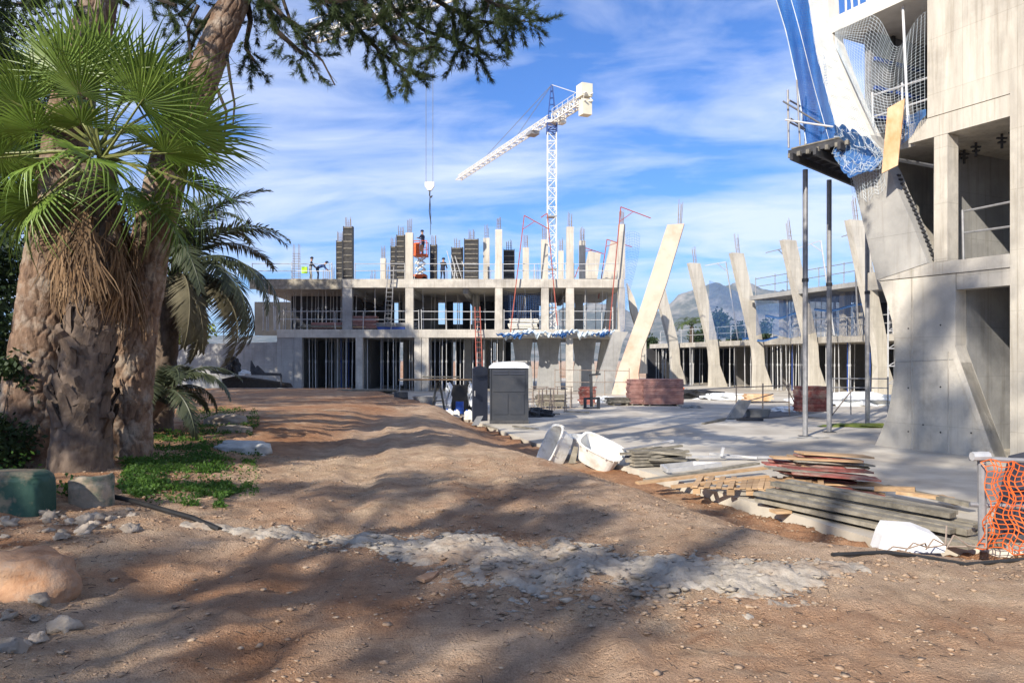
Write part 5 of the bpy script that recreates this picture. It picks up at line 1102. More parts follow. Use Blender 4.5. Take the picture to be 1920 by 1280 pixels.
drum('plastic_drum', 'blue plastic drum under the plank table', (XP(862, 31.5), 31.5, ZC+.05), .17, .5, 'plastic_blue', 'drum')
def jerry(label, c, w=.16, h=.36, rz=0):
    c = Vector(c); root = thing('jerry_can', label, 'jerry can', c, 'white jerry cans by the plank table'); MB().prism([c+Vector((-w, -.1, 0)), c+Vector((w, -.1, 0)), c+Vector((w, -.1, h*.78)), c+Vector((w*.6, -.1, h*.92)), c+Vector((-w*.7, -.1, h*.92)), c+Vector((-w, -.1, h*.8))], (0, .2, 0)).build('can', 'plastic_white', root)
    MB().tube(c+Vector((-w*.45, 0, h*.9)), c+Vector((-w*.45, 0, h*1.03)), .035, 8).build('cap', 'plastic_blue', root); MB().path([c+Vector((-w*.1, 0, h*.9)), c+Vector((0, 0, h*1.03)), c+Vector((w*.5, 0, h*.93))], .018, 5).build('handle', 'plastic_white', root)
jerry('white jerry can under the plank table, the leftmost', (XP(842, 29.5), 29.5, ZC)); jerry('white jerry can beside the toilet door', (XP(879, 29.0), 29, ZC)); jerry('small white jerry can between the other two', (XP(856, 30), 30, ZC), .12, .3)
def crumple(c, rx, ry, rz, seed, n=30):
    def f(s, t):
        a = s*2*math.pi; p = t*math.pi*.5; k = 1+.25*math.sin(a*5+seed)+.2*math.sin(a*9+p*7+seed*2)+.12*math.sin(p*11+a*3); return Vector(c)+Vector((math.cos(a)*math.cos(p)*rx*k, math.sin(a)*math.cos(p)*ry*k, math.sin(p)*rz*(.8+.2*k)))
    return sheet_mesh(f, n, 12)
def tarp(a, b_):
    return sheet_mesh(lambda s, t: Vector(a).lerp(Vector(b_), s)+Vector((.06*math.sin(t*9+s*5), .12*math.sin(s*14)-.3*t, -1.0*t*(.75+.25*math.sin(s*9+1)))), 18, 12)
tag(tarp(P(836, 718, 31.8), P(846, 716, 31.6)).build('plastic_sheet', 'plastic_sheet'), 'clear plastic sheet hanging at the left of the table clutter', 'plastic sheet'); tag(tarp(P(879, 715, 31.4), P(885, 716, 31.2)).build('plastic_sheet', 'plastic_sheet'), 'clear plastic sheet hanging next to the toilet door', 'plastic sheet')
tag(MB().box(XP(846, 33), XP(884, 33), 33, 33.8, ZC, ZP(722, 33)).build('dark_crate', 'black_plastic'), 'black crate in the shade under the plank table', 'crate')
# metal tub, white bags
def tub(label, c, lx, ly, h, mat, rz=0, tilt=0, roll=0, cat='tub', group=None, ribs=True, name='tub'):
    root = thing(name, label, cat, c, group); mtx = Matrix.Rotation(rz, 4, 'Z') @ Matrix.Rotation(tilt, 4, 'Y') @ Matrix.Rotation(roll, 4, 'X'); n_ = 28
    def ringp(f, z): return [Vector((math.copysign(abs(math.cos(2*math.pi*i/n_))**.55, math.cos(2*math.pi*i/n_))*lx/2*f, math.copysign(abs(math.sin(2*math.pi*i/n_))**.55, math.sin(2*math.pi*i/n_))*ly/2*f, z)) for i in range(n_)]
    rings = [ringp(.70, 0), ringp(.80, .02), ringp(.97, h*.93), ringp(1.06, h*.95), ringp(1.06, h), ringp(.95, h), ringp(.77, .05), ringp(.5, .04)]
    vs = [Vector(c)+(mtx @ v) for r_ in rings for v in r_]; m_ = MB(); m_.add(vs, [(j*n_+i, j*n_+(i+1) % n_, (j+1)*n_+(i+1) % n_, (j+1)*n_+i) for j in range(7) for i in range(n_)]+[tuple(range(n_))[::-1], tuple(range(7*n_, 8*n_))])
    m_.build('shell', mat, root, False)
    if ribs:
        for i in range(0, n_, 2):
            a = Vector(c)+(mtx @ (rings[4][i]*1.0)); b_ = Vector(c)+(mtx @ (rings[4][i]+Vector((0, 0, -.055)))); MB().bar(a, b_, .02, .02).build('rim_rib', mat, root)
    return root
tub('dented metal mortar tub in front of the frame building', (XP(797, 37), 37, ZC), 1.2, .6, .5, 'steel_grey', ribs=False)
zg = lambda x, y: gh(x, y)
def tubpos(px, py, D): p = P(px, py, D); return p
tub('white plastic tub lying on its side at the edge of the track', (XP(1056, 17.6), 17.6, -.5), .95, .62, .42, 'plastic_white', .5, R_(-62), 0, group=None)
tub('upright white plastic tub behind the other two', (XP(1098, 18.2), 18.2, ZC+.0), .85, .6, .42, 'plastic_white', .15, R_(6), R_(8))
tub('tilted white plastic tub nearest the loose scaffold parts', (XP(1118, 16.6), 16.6, -.62), .98, .66, .46, 'plastic_white', -.35, R_(24), R_(22))
tag(MB().prism([P(1066, 868, 17), P(1079, 868, 17), P(1084, 838, 17.1), P(1076, 836, 17.1)], (0, .04, 0)).build('wood_offcut', 'wood_grey'), 'short plank propped between the white tubs', 'plank')
# stacks of red boards on the plaza
board_stack('board_stack', 'large block of red formwork boards on the plaza by the leaning beam', (XP(1245, 37.5), 38.2, ZC), 1.95, 1.3, 13, .095, 'board_pink', 0, jit=.02, jag=.01); board_stack('board_stack', 'narrower red board block joined to the left of the large one', (XP(1194, 38.3), 38.6, ZC), .78, 1.3, 12, .1, 'board_pink', 0, jit=.03)
board_stack('board_stack', 'red boards standing in a wire frame behind the tall posts', (XP(1519, 30), 30, ZC+.25), 1.0, .8, 14, .07, 'wood_red', .1, jit=.03, base=False)
board_stack('board_stack', 'small stack of red and grey panels on the plaza beside the black trolley', (XP(1101, 36), 36, ZC+.1), .75, .6, 11, .075, 'wood_red', 0, jit=.05, jag=.05)
board_stack('panel_stack', 'low stack of grey panels left of the large red block', (XP(1160, 38), 38.3, ZC), 1.0, .8, 5, .06, 'wood_grey', .2, jit=.08); board_stack('timber_stack', 'grey timber bundle behind the rebar trestles', (XP(1035, 35), 36, ZC), 1.4, .6, 7, .08, 'wood_grey', 0, jit=.08, cat='timber')
board_stack('timber_stack', 'long loose beams lying before the dark openings', (XP(690, 47), 47, ZC+.0), 3.4, .9, 4, .1, 'wood_grey', -.02, jit=.35, cat='timber')
# black forked trolley
tr = thing('steel_trolley', 'black upright steel fork frame standing on the plaza', 'trolley', (XP(1110, 33), 33, ZC)); D = 33
MB().bar(P(1109, 762, D), P(1108, 702, D), .12, .12).build('upright', 'steel_dark', tr); MB().bar(P(1104, 703, D), P(1126, 701, D), .1, .08).build('top_arm', 'steel_dark', tr)
for px in (1097, 1122): MB().bar(P(px, 766, D), P(px, 745, D), .13, .1).build('leg', 'steel_dark', tr)
MB().bar(P(1096, 747, D), P(1124, 746, D), .08, .1).build('cross_bar', 'steel_dark', tr); MB().bar(P(1096, 765, D-.2), P(1123, 764, D-.2), .08, .06).build('foot_bar', 'steel_dark', tr)
# rebar trestles
for i, (px, D) in enumerate(((1003, 33), (1024, 34), (1046, 33.2), (1012, 36), (1058, 36))):
    root = thing('rebar_trestle', 'bent rebar trestle right of the toilet, %s' % ['nearest the toilet', 'second from the toilet', 'third from the toilet', 'at the back by the toilet', 'rearmost near the pale column'][i], 'trestle', (XP(px, D), D, ZC))
    for s in (-.32, .32): MB().path([(XP(px, D)+s-.06, D-.25, ZC), (XP(px, D)+s, D, ZC+1.0), (XP(px, D)+s+.06, D+.3, ZC)], .02, 4).build('leg', 'rebar', root)
    for z in (.45, 1.0): MB().tube((XP(px, D)-.42, D, ZC+z), (XP(px, D)+.42, D, ZC+z), .018, 4).build('bar', 'rebar', root)
rail('guard_rail', 'long thin rail across the plaza in front of the rear fins', [P(1040, 742, 40), P(1180, 742, 41)], 1.35, 1.6, 'rebar', r=.02); rail('guard_rail', 'low rebar rail behind the red boards in the wire frame', [P(1380, 790, 31), P(1480, 788, 31)], 1.4, 1.1, 'rebar', r=.024); rail('guard_rail', 'dark tube barrier between the shoring posts and the grey pillar', [P(1560, 778, 31), P(1665, 776, 31.5)], 1.45, .9, 'steel_grey', r=.024, rails=(1, .75, .4))
for i, (a, b_) in enumerate((((1552, 788), (1598, 730)), ((1468, 712), (1500, 775)), ((1400, 752), (1450, 738)))): tag(MB().tube(P(*a, 30.5), P(*b_, 30.5), .024, 5).build('scaffold_tube', 'rebar'), 'slanting bar of the barrier behind the shoring posts, %s' % ['right of the second post', 'left of the wired boards', 'low one at the left'][i], 'scaffold tube')
# tipped skip and grey troughs
tag(MB().prism([P(1364, 785, 29), P(1392, 783, 29.4), P(1409, 752, 29.8), P(1387, 750, 29.4)], (.1, .5, 0)).build('tipped_board', 'concrete_grey'), 'grey hopper plate tipped up on the plaza behind the shoring posts', 'hopper')
tub('low grey mortar trough beside the tipped hopper plate', (XP(1420, 30.2), 30.2, ZC), 1.0, .7, .32, 'concrete_grey', ribs=False); tub('white trough at the foot of the rear fins', (XP(1398, 42), 42, ZC), 1.1, .8, .38, 'plastic_white', ribs=False)
tag(MB().box(XP(1382, 28.4), XP(1430, 28.4), 28.3, 28.5, ZC+.001, ZC+.08).build('steel_channel', 'steel_dark'), 'dark steel channel lying in front of the tipped hopper', 'steel bar'); tag(MB().bar(P(1318, 795, 26.8), P(1358, 785, 28.5), .12, .08).build('timber_batten', 'wood_grey'), 'short grey batten on the plaza left of the tipped hopper', 'batten')
board_stack('timber_stack', 'orange shuttering beams in front of the rear fins', (XP(1420, 41), 41, ZC), 1.4, .6, 4, .09, 'plywood', 0, jit=.1, cat='timber')
for i, (px, D, rx, h, mt) in enumerate(((1360, 44, 1.3, .35, 'plastic_sheet'), (1305, 45, 1.6, .5, 'black_plastic'), (1255, 46, 2.2, .55, 'concrete_grey'), (1475, 33.5, .7, .22, 'plastic_sheet'), (1600, 39, 2.6, .6, 'plastic_sheet'), (1130, 41, 1.0, .3, 'plastic_sheet'), (1296, 36, .42, .15, 'concrete_grey'), (800, 34, .7, .15, 'concrete_grey'), (826, 31, .7, .1, 'wood_grey'), (1000, 30.5, .7, .35, 'steel_dark'))):
    tag(crumple((XP(px, D), D, ZC), rx, rx*.55, h, i).build('debris_heap', mt), 'low heap of site debris, %s' % ['clear plastic at the foot of the fins', 'black sheeting behind the red boards', 'grey rubble behind the large red block', 'plastic wrapped load behind the wire fence', 'wrapped bundles near the scaffold tower', 'crumpled sheet beside the leaning beam', 'small gravel pile on the open plaza', 'grey rubble before the mortar tub', 'weathered scraps before the jerry cans', 'dark heap behind the toilet'][i], 'debris')
tag(crumple((XP(1268, 46), 45.5, ZC+.5), .3, .25, .3, 5, 14).build('orange_bag', 'orange_paint'), 'small orange bag lying on top of the debris behind the red boards', 'bag')
m_ = MB(); tag(crumple((12.0, 26.0, ZC), 1.3, .5, .1, 3).build('moss_patch', 'leaf_yellow'), 'low mossy green strip by the foot of the grey pillar', 'moss')
tag(crumple((XP(1512, 22.3), 22.2, ZC-.02), .55, .22, .05, 8).build('mortar_spill', 'concrete_grey'), 'thin mortar spill round the foot of the near shoring post', 'mortar')
for i, (a, b_, D) in enumerate((((960, 800), (1010, 806), 25), ((1000, 775), (1050, 777), 31), ((1060, 772), (1105, 774), 32), ((905, 797), (960, 815), 25))): tag(MB().bar(P(*a, D)+Vector((0, 0, .02)), P(*b_, D)+Vector((0, 0, .03)), .16, .05).build('loose_plank', 'wood_grey'), 'loose plank lying flat on the plaza, %s' % ['in front of the toilet', 'below the rebar trestles', 'left of the black fork frame', 'at the dirt edge left of the toilet'][i], 'plank')
# dark scrap and trough by the retaining wall
lp = thing('low_loader', 'low black metal frame by the retaining wall left of the dark openings', 'metal frame', (XP(490, 50), 50, -.1)); D = 50
MB().bar(P(395, 697, D), P(527, 702, D), .12, .18).build('top_bar', 'steel_dark', lp); MB().bar(P(527, 702, D), P(527, 727, D), .1, .1).build('leg', 'steel_dark', lp); MB().prism([P(440, 705, D), P(535, 719, D), P(540, 727, D), P(420, 727, D), P(415, 710, D)], (0, 1.2, 0)).build('bed', 'twig', lp)
MB().prism([P(469, 697, D), P(470, 676, D), P(478, 690, D), P(482, 685, D), P(496, 699, D)], (0, .2, 0)).build('jagged_plate', 'steel_dark', lp)
tag(crumple(tuple(P(455, 703, 49.6)), .45, .4, .32, 2).build('white_sack', 'plastic_sheet'), 'pale sack lying on the black metal frame', 'sack'); tag(crumple(tuple(P(436, 702, 49.6)), .5, .5, 1.1, 4).build('black_tarp', 'black_plastic'), 'rounded black tarpaulin hump by the retaining wall', 'tarpaulin')

# ---------------------------------------------------------------- timber piles on the near edge of the slab
def plank_pile(name, label, items, cat='timber', group=None):
    root = thing(name, label, cat, items[0][1], group)
    for mat, a, b_, w, h in items: MB().bar(a, b_, w, h).build('plank', mat, root)
    return root
rs = random.Random(12)
# loose scaffold parts
it = []
for k in range(16):
    a = P(1165+rs.uniform(-10, 60), 868-rs.uniform(0, 32), 16.2+rs.uniform(-.3, .6)); it.append((rs.choice(('steel_grey', 'wood_grey', 'wood_grey')), a, a+Vector((rs.uniform(.7, 1.25), rs.uniform(-.25, .35), rs.uniform(-.06, .12))), rs.uniform(.06, .14), rs.uniform(.03, .06)))
plank_pile('scaffold_pile', 'heap of grey scaffold planks and fittings right of the white tubs', it)
it = [('wood_grey', P(1185, 871-6*k, 16.0), P(1292-rs.uniform(0, 20), 868-6*k, 16.4), .22, .05) for k in range(5)]; plank_pile('plank_stack', 'neat stack of weathered grey planks on the slab', it)
it = [('steel', P(1240, 874, 15.4), P(1300, 868, 15.8), .05, .08), ('steel', P(1252, 882, 15.0), P(1352, 870, 15.4), .05, .08), ('steel', P(1240, 874, 15.4), P(1252, 882, 15.0), .05, .08), ('steel', P(1300, 868, 15.8), P(1352, 870, 15.4), .05, .08), ('steel', P(1290, 856, 17), P(1450, 857, 17.3), .06, .05), ('steel', P(1330, 850, 17.6), P(1420, 858, 17), .05, .05), ('steel', P(1352, 855, 17), P(1356, 838, 17), .06, .06), ('steel', P(1225, 835, 17.3), P(1262, 826, 17.6), .06, .05)]
plank_pile('galvanised_frames', 'loose galvanised frames and tubes on the slab beside the grey planks', it, 'steel frame')
# pallets
def pallet(label, o_, ax, ay, tilt=0):
    root = thing('pallet', label, 'pallet', o_, 'pallets at the slab edge'); o_ = Vector(o_); ax, ay = Vector(ax), Vector(ay); up = Vector((0, 0, 1))
    for j in range(3):
        for i in range(3): MB().cbox(o_+ax*(.06+.44*i)+ay*(.06+.44*j)*1+up*.06, ax.normalized()*.06, ay.normalized()*.05, up*.045).build('block', 'wood', root)
        MB().cbox(o_+ax*.5+ay*(.06+.44*j)+up*.117, ax*.52, ay.normalized()*.05, up*.010).build('stringer', 'wood', root)
    for i in range(7): MB().cbox(o_+ax*(.04+.153*i)+ay*.5+up*.139, ax.normalized()*.045, ay*.52, up*.010).build('slat', 'wood', root)
pallet('wooden pallet lying at the slab edge in front of the board heap', Vector((2.95, 12.6, ZC+.03)), (1.15, -.42, .03), (.35, 1.0, .02)); pallet('wooden pallet half under the heap of red boards', Vector((3.75, 12.35, ZC+.05)), (1.1, -.45, .05), (.38, 1.0, .03))
it = [('wood', P(1195, 905, 13.2), P(1440, 876, 14.2), .14, .04), ('wood_grey', P(1210, 900, 13.6), P(1420, 868, 14.8), .14, .04), ('wood', P(1260, 912, 12.8), P(1440, 893, 13.2), .10, .05)]; plank_pile('loose_boards', 'three long boards laid across the pallets', it)
# heap of red and grey boards
it = []
for k in range(30):
    u = k/30; y0 = 940-86*u; D = 12.3+1.2*u+rs.uniform(-.25, .25); xa = 1440+rs.uniform(-25, 45)+20*u; xb = 1665-40*u+rs.uniform(-60, 8)
    it.append((rs.choice(('wood_red', 'wood_red', 'wood_grey', 'wood_red', 'wood')), P(xa, y0-rs.uniform(0, 8)-4, D), P(xb, y0+rs.uniform(-2, 9), D+rs.uniform(-.3, .3)), rs.uniform(.22, .42), .028))
plank_pile('board_heap', 'heap of used red and grey formwork boards on the slab', it, 'board heap')
tag(MB().prism([P(1450, 880, 13.4), P(1498, 882, 13.3), P(1560, 858, 13.9), P(1510, 848, 14.0)], (0, .05, -.03)).build('grey_panel', 'concrete_grey'), 'pale grey panel lying tilted on top of the board heap', 'panel')
tag(MB().prism([P(1556, 866, 13.5), P(1632, 877, 13.4), P(1610, 862, 13.8), P(1558, 853, 13.9)], (0, .05, -.035)).build('brown_panel', 'wood_grey'), 'brown plank panel topping the right side of the board heap', 'panel')
# long beams
it = []; ba, bb_ = Vector((3.80, 11.75, 0)), Vector((5.35, 9.05, 0)); bn = Vector((.86, .50, 0))
for lay, offs in ((0, (0, .21, .42, .63, .84)), (1, (.06, .29, .52, .76)), (2, (.45, .72))):
    for o_ in offs:
        e0, e1 = rs.uniform(-.25, .15)+.12*lay, rs.uniform(-.12, .25)-.25*lay; dv = (bb_-ba).normalized(); jz = rs.uniform(-.008, .008); sk = rs.uniform(-.12, .12)
        it.append(('wood_grey', ba+bn*(o_+sk)-dv*e0+Vector((0, 0, ZC+.085+.115*lay+jz)), bb_+bn*(o_-sk)+dv*e1+Vector((0, 0, ZC+.075+.10*lay+jz)), rs.uniform(.13, .20), rs.uniform(.045, .085)))
plank_pile('beam_pile', 'long weathered grey beams stacked along the slab edge to the orange fence', it)
it = [('wood', P(1640, 915, 12.3), P(1716, 917, 12.0), .12, .07), ('wood', P(1680, 922, 12), P(1790, 936, 11.6), .14, .05), ('wood_grey', P(1660, 912, 12.6), P(1822, 946, 11.2), .14, .06), ('wood', P(1762, 930, 12), P(1795, 943, 11.6), .1, .06)]; plank_pile('loose_boards', 'short tan offcuts on the right end of the beams', it)
tag(MB().cbox((3.95, 11.3, ZC+.02), (.12, .02, 0), (-.02, .1, 0), (0, 0, .02)).build('bearer_block', 'wood'), 'wooden bearer under the near end of the grey beams', 'wood block')
# white boulder and rebar loops
def rock(name, label, c, rx, ry, rz, seed, mat, cat='rock', group=None, sq=.45, nu=40, nv=22, rough=.16):
    th = np.linspace(0, 2*np.pi, nu, endpoint=False); ph = np.linspace(-.5, np.pi/2, nv); TH, PH = np.meshgrid(th, ph)
    sg = lambda v, e: np.sign(v)*np.abs(v)**e
    k = 1+rough*fbm(np.cos(TH)*np.cos(PH)*1.7+seed, np.sin(TH)*np.cos(PH)*1.7+np.sin(PH)*2.3, seed, 4)*1.6
    V = np.stack([sg(np.cos(TH), sq+.3)*sg(np.cos(PH), sq)*rx*k, sg(np.sin(TH), sq+.3)*sg(np.cos(PH), sq)*ry*k, sg(np.sin(PH), sq+.15)*rz*k], -1)
    V = V.reshape(-1, 3)+np.array(c); id_ = np.arange(nu*nv).reshape(nv, nu); nx_ = np.roll(id_, -1, 1); F = np.stack([id_[:-1], nx_[:-1], nx_[1:], id_[1:]], -1).reshape(-1, 4)
    o = mesh_np(name, V, F, mat); return tag(o, label, cat, group)
p = P(1712, 1036, 8.55); tag(MB().prism([P(1645, 1036, 8.6), P(1770, 1036, 8.5), P(1776, 1024, 8.5), P(1758, 1006, 8.6), P(1722, 992, 8.7), P(1664, 988, 8.7), P(1655, 1005, 8.65)], (.06, .30, .02)).build('white_block', 'white_stone'), 'white rounded polystyrene block in front of the grey beams', 'block')
for i in range(4):
    a = P(1660+i*38, 1034-i*2, 8.3); tag(MB().path([a, a+Vector((.10, .03, .05+.03*i)), a+Vector((.25, .02, .03)), a+Vector((.42, -.02, .10-.03*i)), a+Vector((.5, .1, .25 if i % 2 else .02))], .009, 5).build('bent_rebar', 'rebar'), 'thin bent rebar strand sticking up round the white block', 'rebar', 'bent rebar by the white block')
# orange mesh fence
fn = thing('mesh_fence', 'torn orange plastic mesh fence on steel posts at the right edge', 'fence', (5.25, 8.6, -.5))
p1 = Vector((5.27, 8.6, -.52)); 
MB().tube(p1, Vector((5.27, 8.62, .58)), .045, 10).build('post', 'steel_grey', fn); MB().tube((6.75, 8.35, -.45), (6.78, 8.35, .62), .045, 10).build('post', 'steel_grey', fn)
for z0, z1_ in ((.50, .44), (-.02, -.06)): MB().tube((5.15, 8.64, z0), (7.0, 8.36, z1_), .028, 8).build('rail', 'steel_grey', fn)
MB().tube((5.12, 8.55, .53), (5.32, 8.57, .53), .05, 8).build('clamp', 'steel', fn)
wob = lambda s, t: Vector((5.20+1.8*s+.035*math.sin(t*17+s*8)+.02*math.sin(s*60), 8.52-.27*s-.05*math.sin(s*16+t*5)-.10*math.sin(t*3), .47-.97*t+.03*math.sin(s*19)+.02*math.sin(s*47+t*9)))
net_mesh(wob, 34, 17, .013).build('mesh', 'net_orange', fn)
tag(MB().prism([(5.95, 9.3, -.5), (7.4, 9.0, -.5), (7.4, 9.0, .42), (6.5, 9.2, .5), (6.15, 9.27, .4)], (.1, .4, 0)).build('dark_container', 'toilet_door'), 'dark grey container behind the orange mesh fence', 'container')
# pipes
tag(MB().path([(p_.x, p_.y, zg(p_.x, p_.y)+.012) for p_ in (P(1560, 1068, 6.2), P(1660, 1060, 6.35), P(1740, 1055, 6.4), P(1810, 1050, 6.45), P(1990, 1040, 6.6))], .018, 8).build('black_pipe', 'black_plastic'), 'black plastic pipe lying on the dirt near the orange fence', 'pipe')
pp = [P(178, 940, 8.0), P(240, 952, 7.9), P(300, 966, 7.6), P(360, 980, 7.3), P(412, 992, 7.1)]
tag(MB().path([(q_.x, q_.y, zg(q_.x, q_.y)+(.05 if i < 4 else .015)) for i, q_ in enumerate(pp)], .026, 8).build('black_pipe', 'black_plastic'), 'black irrigation pipe running from the green block to the grey strip', 'pipe')
# ---------------------------------------------------------------- mortar strip, rocks and stones
def strip_mask(x, y):
    pts = [(-2.7, 7.2, .12), (-2.0, 7.0, .30), (-1.2, 6.8, .42), (-.5, 6.4, .90), (.1, 6.1, .98), (.8, 5.85, .85), (1.5, 5.6, .62), (2.1, 5.6, .40), (2.6, 5.9, .2)]
    c = np.interp(x, [p[0] for p in pts], [p[1] for p in pts]); w = np.interp(x, [p[0] for p in pts], [p[2] for p in pts]); return 1-np.abs(y-c)/(w*(1+.5*fbm(x*1.7, y*1.7, 71)))-(.6 if False else 0)*x
xs = np.arange(-3.1, 2.7, .02); ys = np.arange(4.7, 7.7, .02); Xs, Ys = np.meshgrid(xs, ys); mk_ = strip_mask(Xs, Ys)*.8+.30*fbm(Xs*4, Ys*4, 73)+.28*fbm(Xs*13, Ys*13, 72, 3)
f1, f2, cid = voro(Xs*4.2+.9*fbm(Xs*4, Ys*4, 75), Ys*4.2+.9*fbm(Xs*4, Ys*4, 76), 77); lump = sstep(-.9, .2, Xs)*.8+.2
e_ = np.clip((f2-f1)/.16, 0, 1)
Zs = ground_h(Xs, Ys)-.03+np.clip(mk_, -.1, .45)*.12+lump*sstep(.0, .3, mk_)*(.016*(e_-.8)+.014*(cid-.5))+.020*fbm(Xs*11, Ys*11, 79, 4)+.012*fbm(Xs*31, Ys*31, 78, 2)
keep = mk_ > -.05; id3 = np.arange(Xs.size).reshape(Xs.shape); q_ = keep[:-1, :-1] & keep[1:, :-1] & keep[:-1, 1:] & keep[1:, 1:]
F3 = np.stack([id3[:-1, :-1][q_], id3[:-1, 1:][q_], id3[1:, 1:][q_], id3[1:, :-1][q_]], -1); used = np.unique(F3); rem = np.full(Xs.size, -1); rem[used] = np.arange(len(used))
tag(mesh_np('mortar_strip', np.stack([Xs, Ys, Zs], -1).reshape(-1, 3)[used], rem[F3], 'mortar', smooth=False), 'rough cracked strip of grey mortar across the track', None, kind='structure')
rock('boulder', 'large reddish boulder at the lower left corner', (-3.24, 5.12, zg(-3.24, 5.12)+.05), .36, .23, .20, 1, 'rock_red', sq=.62, rough=.26, nu=22, nv=12)
rock('painted_block', 'dark green painted concrete block at the left edge', (-4.72, 7.25, zg(-4.72, 7.25)), .36, .2, .33, 2, 'green_paint', 'concrete block', sq=.14, rough=.07, nu=48, nv=26); rock('painted_block', 'tan broken block with worn green paint next to the pipe end', (-4.25, 7.75, zg(-4.25, 7.75)), .19, .15, .27, 3, 'green_worn', 'concrete block', sq=.22, rough=.16, nu=22, nv=12)
rock('pale_slab_rock', 'flat pale grey rock at the end of the grass', (XP(458, 12.6), 12.6, zg(XP(458, 12.6), 12.6)), .44, .3, .16, 4, 'rock_grey', sq=.5)
rock('pale_rock', 'pale rock beneath the date palm by the track', (XP(425, 17), 17, zg(-6.3, 17)), .5, .35, .22, 6, 'rock_pale', sq=.6); rock('pale_rock', 'whitish stone on the track behind the grass', (XP(440, 15.0), 15, zg(-5.4, 15)), .34, .2, .12, 7, 'rock_pale', sq=.6)
stone0 = [rock('rubble_stone', 'pale loose stone among the rubble by the green blocks', (0, 0, 0), .10, .08, .07, 30+k, 'rock_pale', group='loose stones by the green blocks', nu=11, nv=6, sq=.8, rough=.75) for k in range(4)]
rs = random.Random(5)
for k in range(44):
    px, py = rs.uniform(0, 250), rs.uniform(965, 1020)
    if k > 34: px, py = rs.uniform(0, 120), rs.uniform(1120, 1200)
    D = 1.52*1440/(py-675); x = XP(px, D); o = stone0[k % 4] if k < 4 else stone0[k % 4].copy()
    if k >= 4: COL.objects.link(o)
    o.location = (x, D, zg(x, D)+.005); o.rotation_euler = (rs.uniform(-.4, .4), rs.uniform(-.4, .4), rs.uniform(0, 6.3)); s_ = rs.choice((.25, .35, .45, .55, .8)); o.scale = (s_, s_, s_*rs.uniform(.6, 1.1))
    if k > 34: o['label'] = 'reddish stone below the large boulder at the corner'; o['group'] = 'stones below the boulder'
# gravel and clods as one mass
rg = np.random.default_rng(17); n = 30000; gxp = rg.uniform(-5.5, 7, n*2); gyp = 3.4+rg.power(.75, n*2)*9.5
ins_, dd = inside_dist(gxp, gyp); dens = .18+.9*np.exp(-(dd/1.1)**2)+.7*sstep(-2.6, -4, gxp)+.5*sstep(.05, .5, fbm(gxp*.8, gyp*.8, 81))+1.2*(np.abs(strip_mask(gxp, gyp)) < .45)
kp = (~ins_) & (rg.random(n*2) < dens*.75); gxp, gyp = gxp[kp], gyp[kp]; sz = .004+.026*rg.random(len(gxp))**9+.007*rg.random(len(gxp)); gz = ground_h(gxp, gyp)
ico = np.array([[0, 0, .62], [.9, 0, .42], [.2, .9, .38], [-.8, .45, .46], [-.6, -.7, .36], [.4, -.85, .45], [0, 0, -.5]]); icf = np.array([[0, 1, 2], [0, 2, 3], [0, 3, 4], [0, 4, 5], [0, 5, 1], [6, 2, 1], [6, 3, 2], [6, 4, 3], [6, 5, 4], [6, 1, 5]])
ang = rg.uniform(0, 6.28, len(gxp)); ca, sa = np.cos(ang), np.sin(ang); jit = 1+.22*rg.normal(0, 1, (len(gxp), 7, 3)); B_ = ico[None]*jit
Vx = B_[..., 0]*ca[:, None]-B_[..., 1]*sa[:, None]; Vy = B_[..., 0]*sa[:, None]+B_[..., 1]*ca[:, None]
V = np.stack([Vx*sz[:, None]+gxp[:, None], Vy*sz[:, None]+gyp[:, None], B_[..., 2]*sz[:, None]*.8+gz[:, None]], -1).reshape(-1, 3); F = (icf[None]+(np.arange(len(gxp))*7)[:, None, None]).reshape(-1, 3)
tag(mesh_np('gravel', V, F, 'rubble_mix'), 'loose gravel and small clods strewn over the dirt', 'gravel', kind='stuff')
# broken lumps of the spilled mortar
n = 2600; lx = rg.uniform(-2.4, 2.6, n); ly = rg.uniform(4.9, 7.5, n); mm_ = strip_mask(lx, ly); k2 = (mm_ > -.12) & (rg.random(n) < .25+.75*np.clip(vnoise(lx*2.2, ly*2.2, 83)*1.6-.4, 0, 1)); lx, ly = lx[k2], ly[k2]; sz = .012+.038*rg.random(len(lx))**3; gz = ground_h(lx, ly)+np.clip(strip_mask(lx, ly), 0, .45)*.08-.015
ang = rg.uniform(0, 6.28, len(lx)); ca, sa = np.cos(ang), np.sin(ang); B_ = ico[None]*(1+.4*rg.normal(0, 1, (len(lx), 7, 3)))
V = np.stack([(B_[..., 0]*ca[:, None]-B_[..., 1]*sa[:, None])*sz[:, None]*1.3+lx[:, None], (B_[..., 0]*sa[:, None]+B_[..., 1]*ca[:, None])*sz[:, None]+ly[:, None], B_[..., 2]*sz[:, None]*.7+gz[:, None]], -1).reshape(-1, 3); F = (icf[None]+(np.arange(len(lx))*7)[:, None, None]).reshape(-1, 3)
tag(mesh_np('rubble', V, F, 'mortar'), 'broken lumps of grey mortar along the strip across the track', 'rubble', kind='stuff')
# dead pine needles and twigs on the dirt
n = 2600; a = np.stack([rg.uniform(-4.5, 5.5, n), 3.4+rg.power(.8, n)*7, np.zeros(n)], -1); i2, d2_ = inside_dist(a[:, 0], a[:, 1]); a = a[~i2]; a[:, 2] = ground_h(a[:, 0], a[:, 1])+.008
dr = np.stack([rg.normal(0, 1, len(a)), rg.normal(0, 1, len(a)), rg.normal(0, .12, len(a))], -1); V, F = tufts(a, dr, 1, .09, .006, .1, rg); tag(mesh_np('needle_litter', V, F, 'twig'), 'dry pine needles and twigs scattered on the dirt', 'litter', kind='stuff')
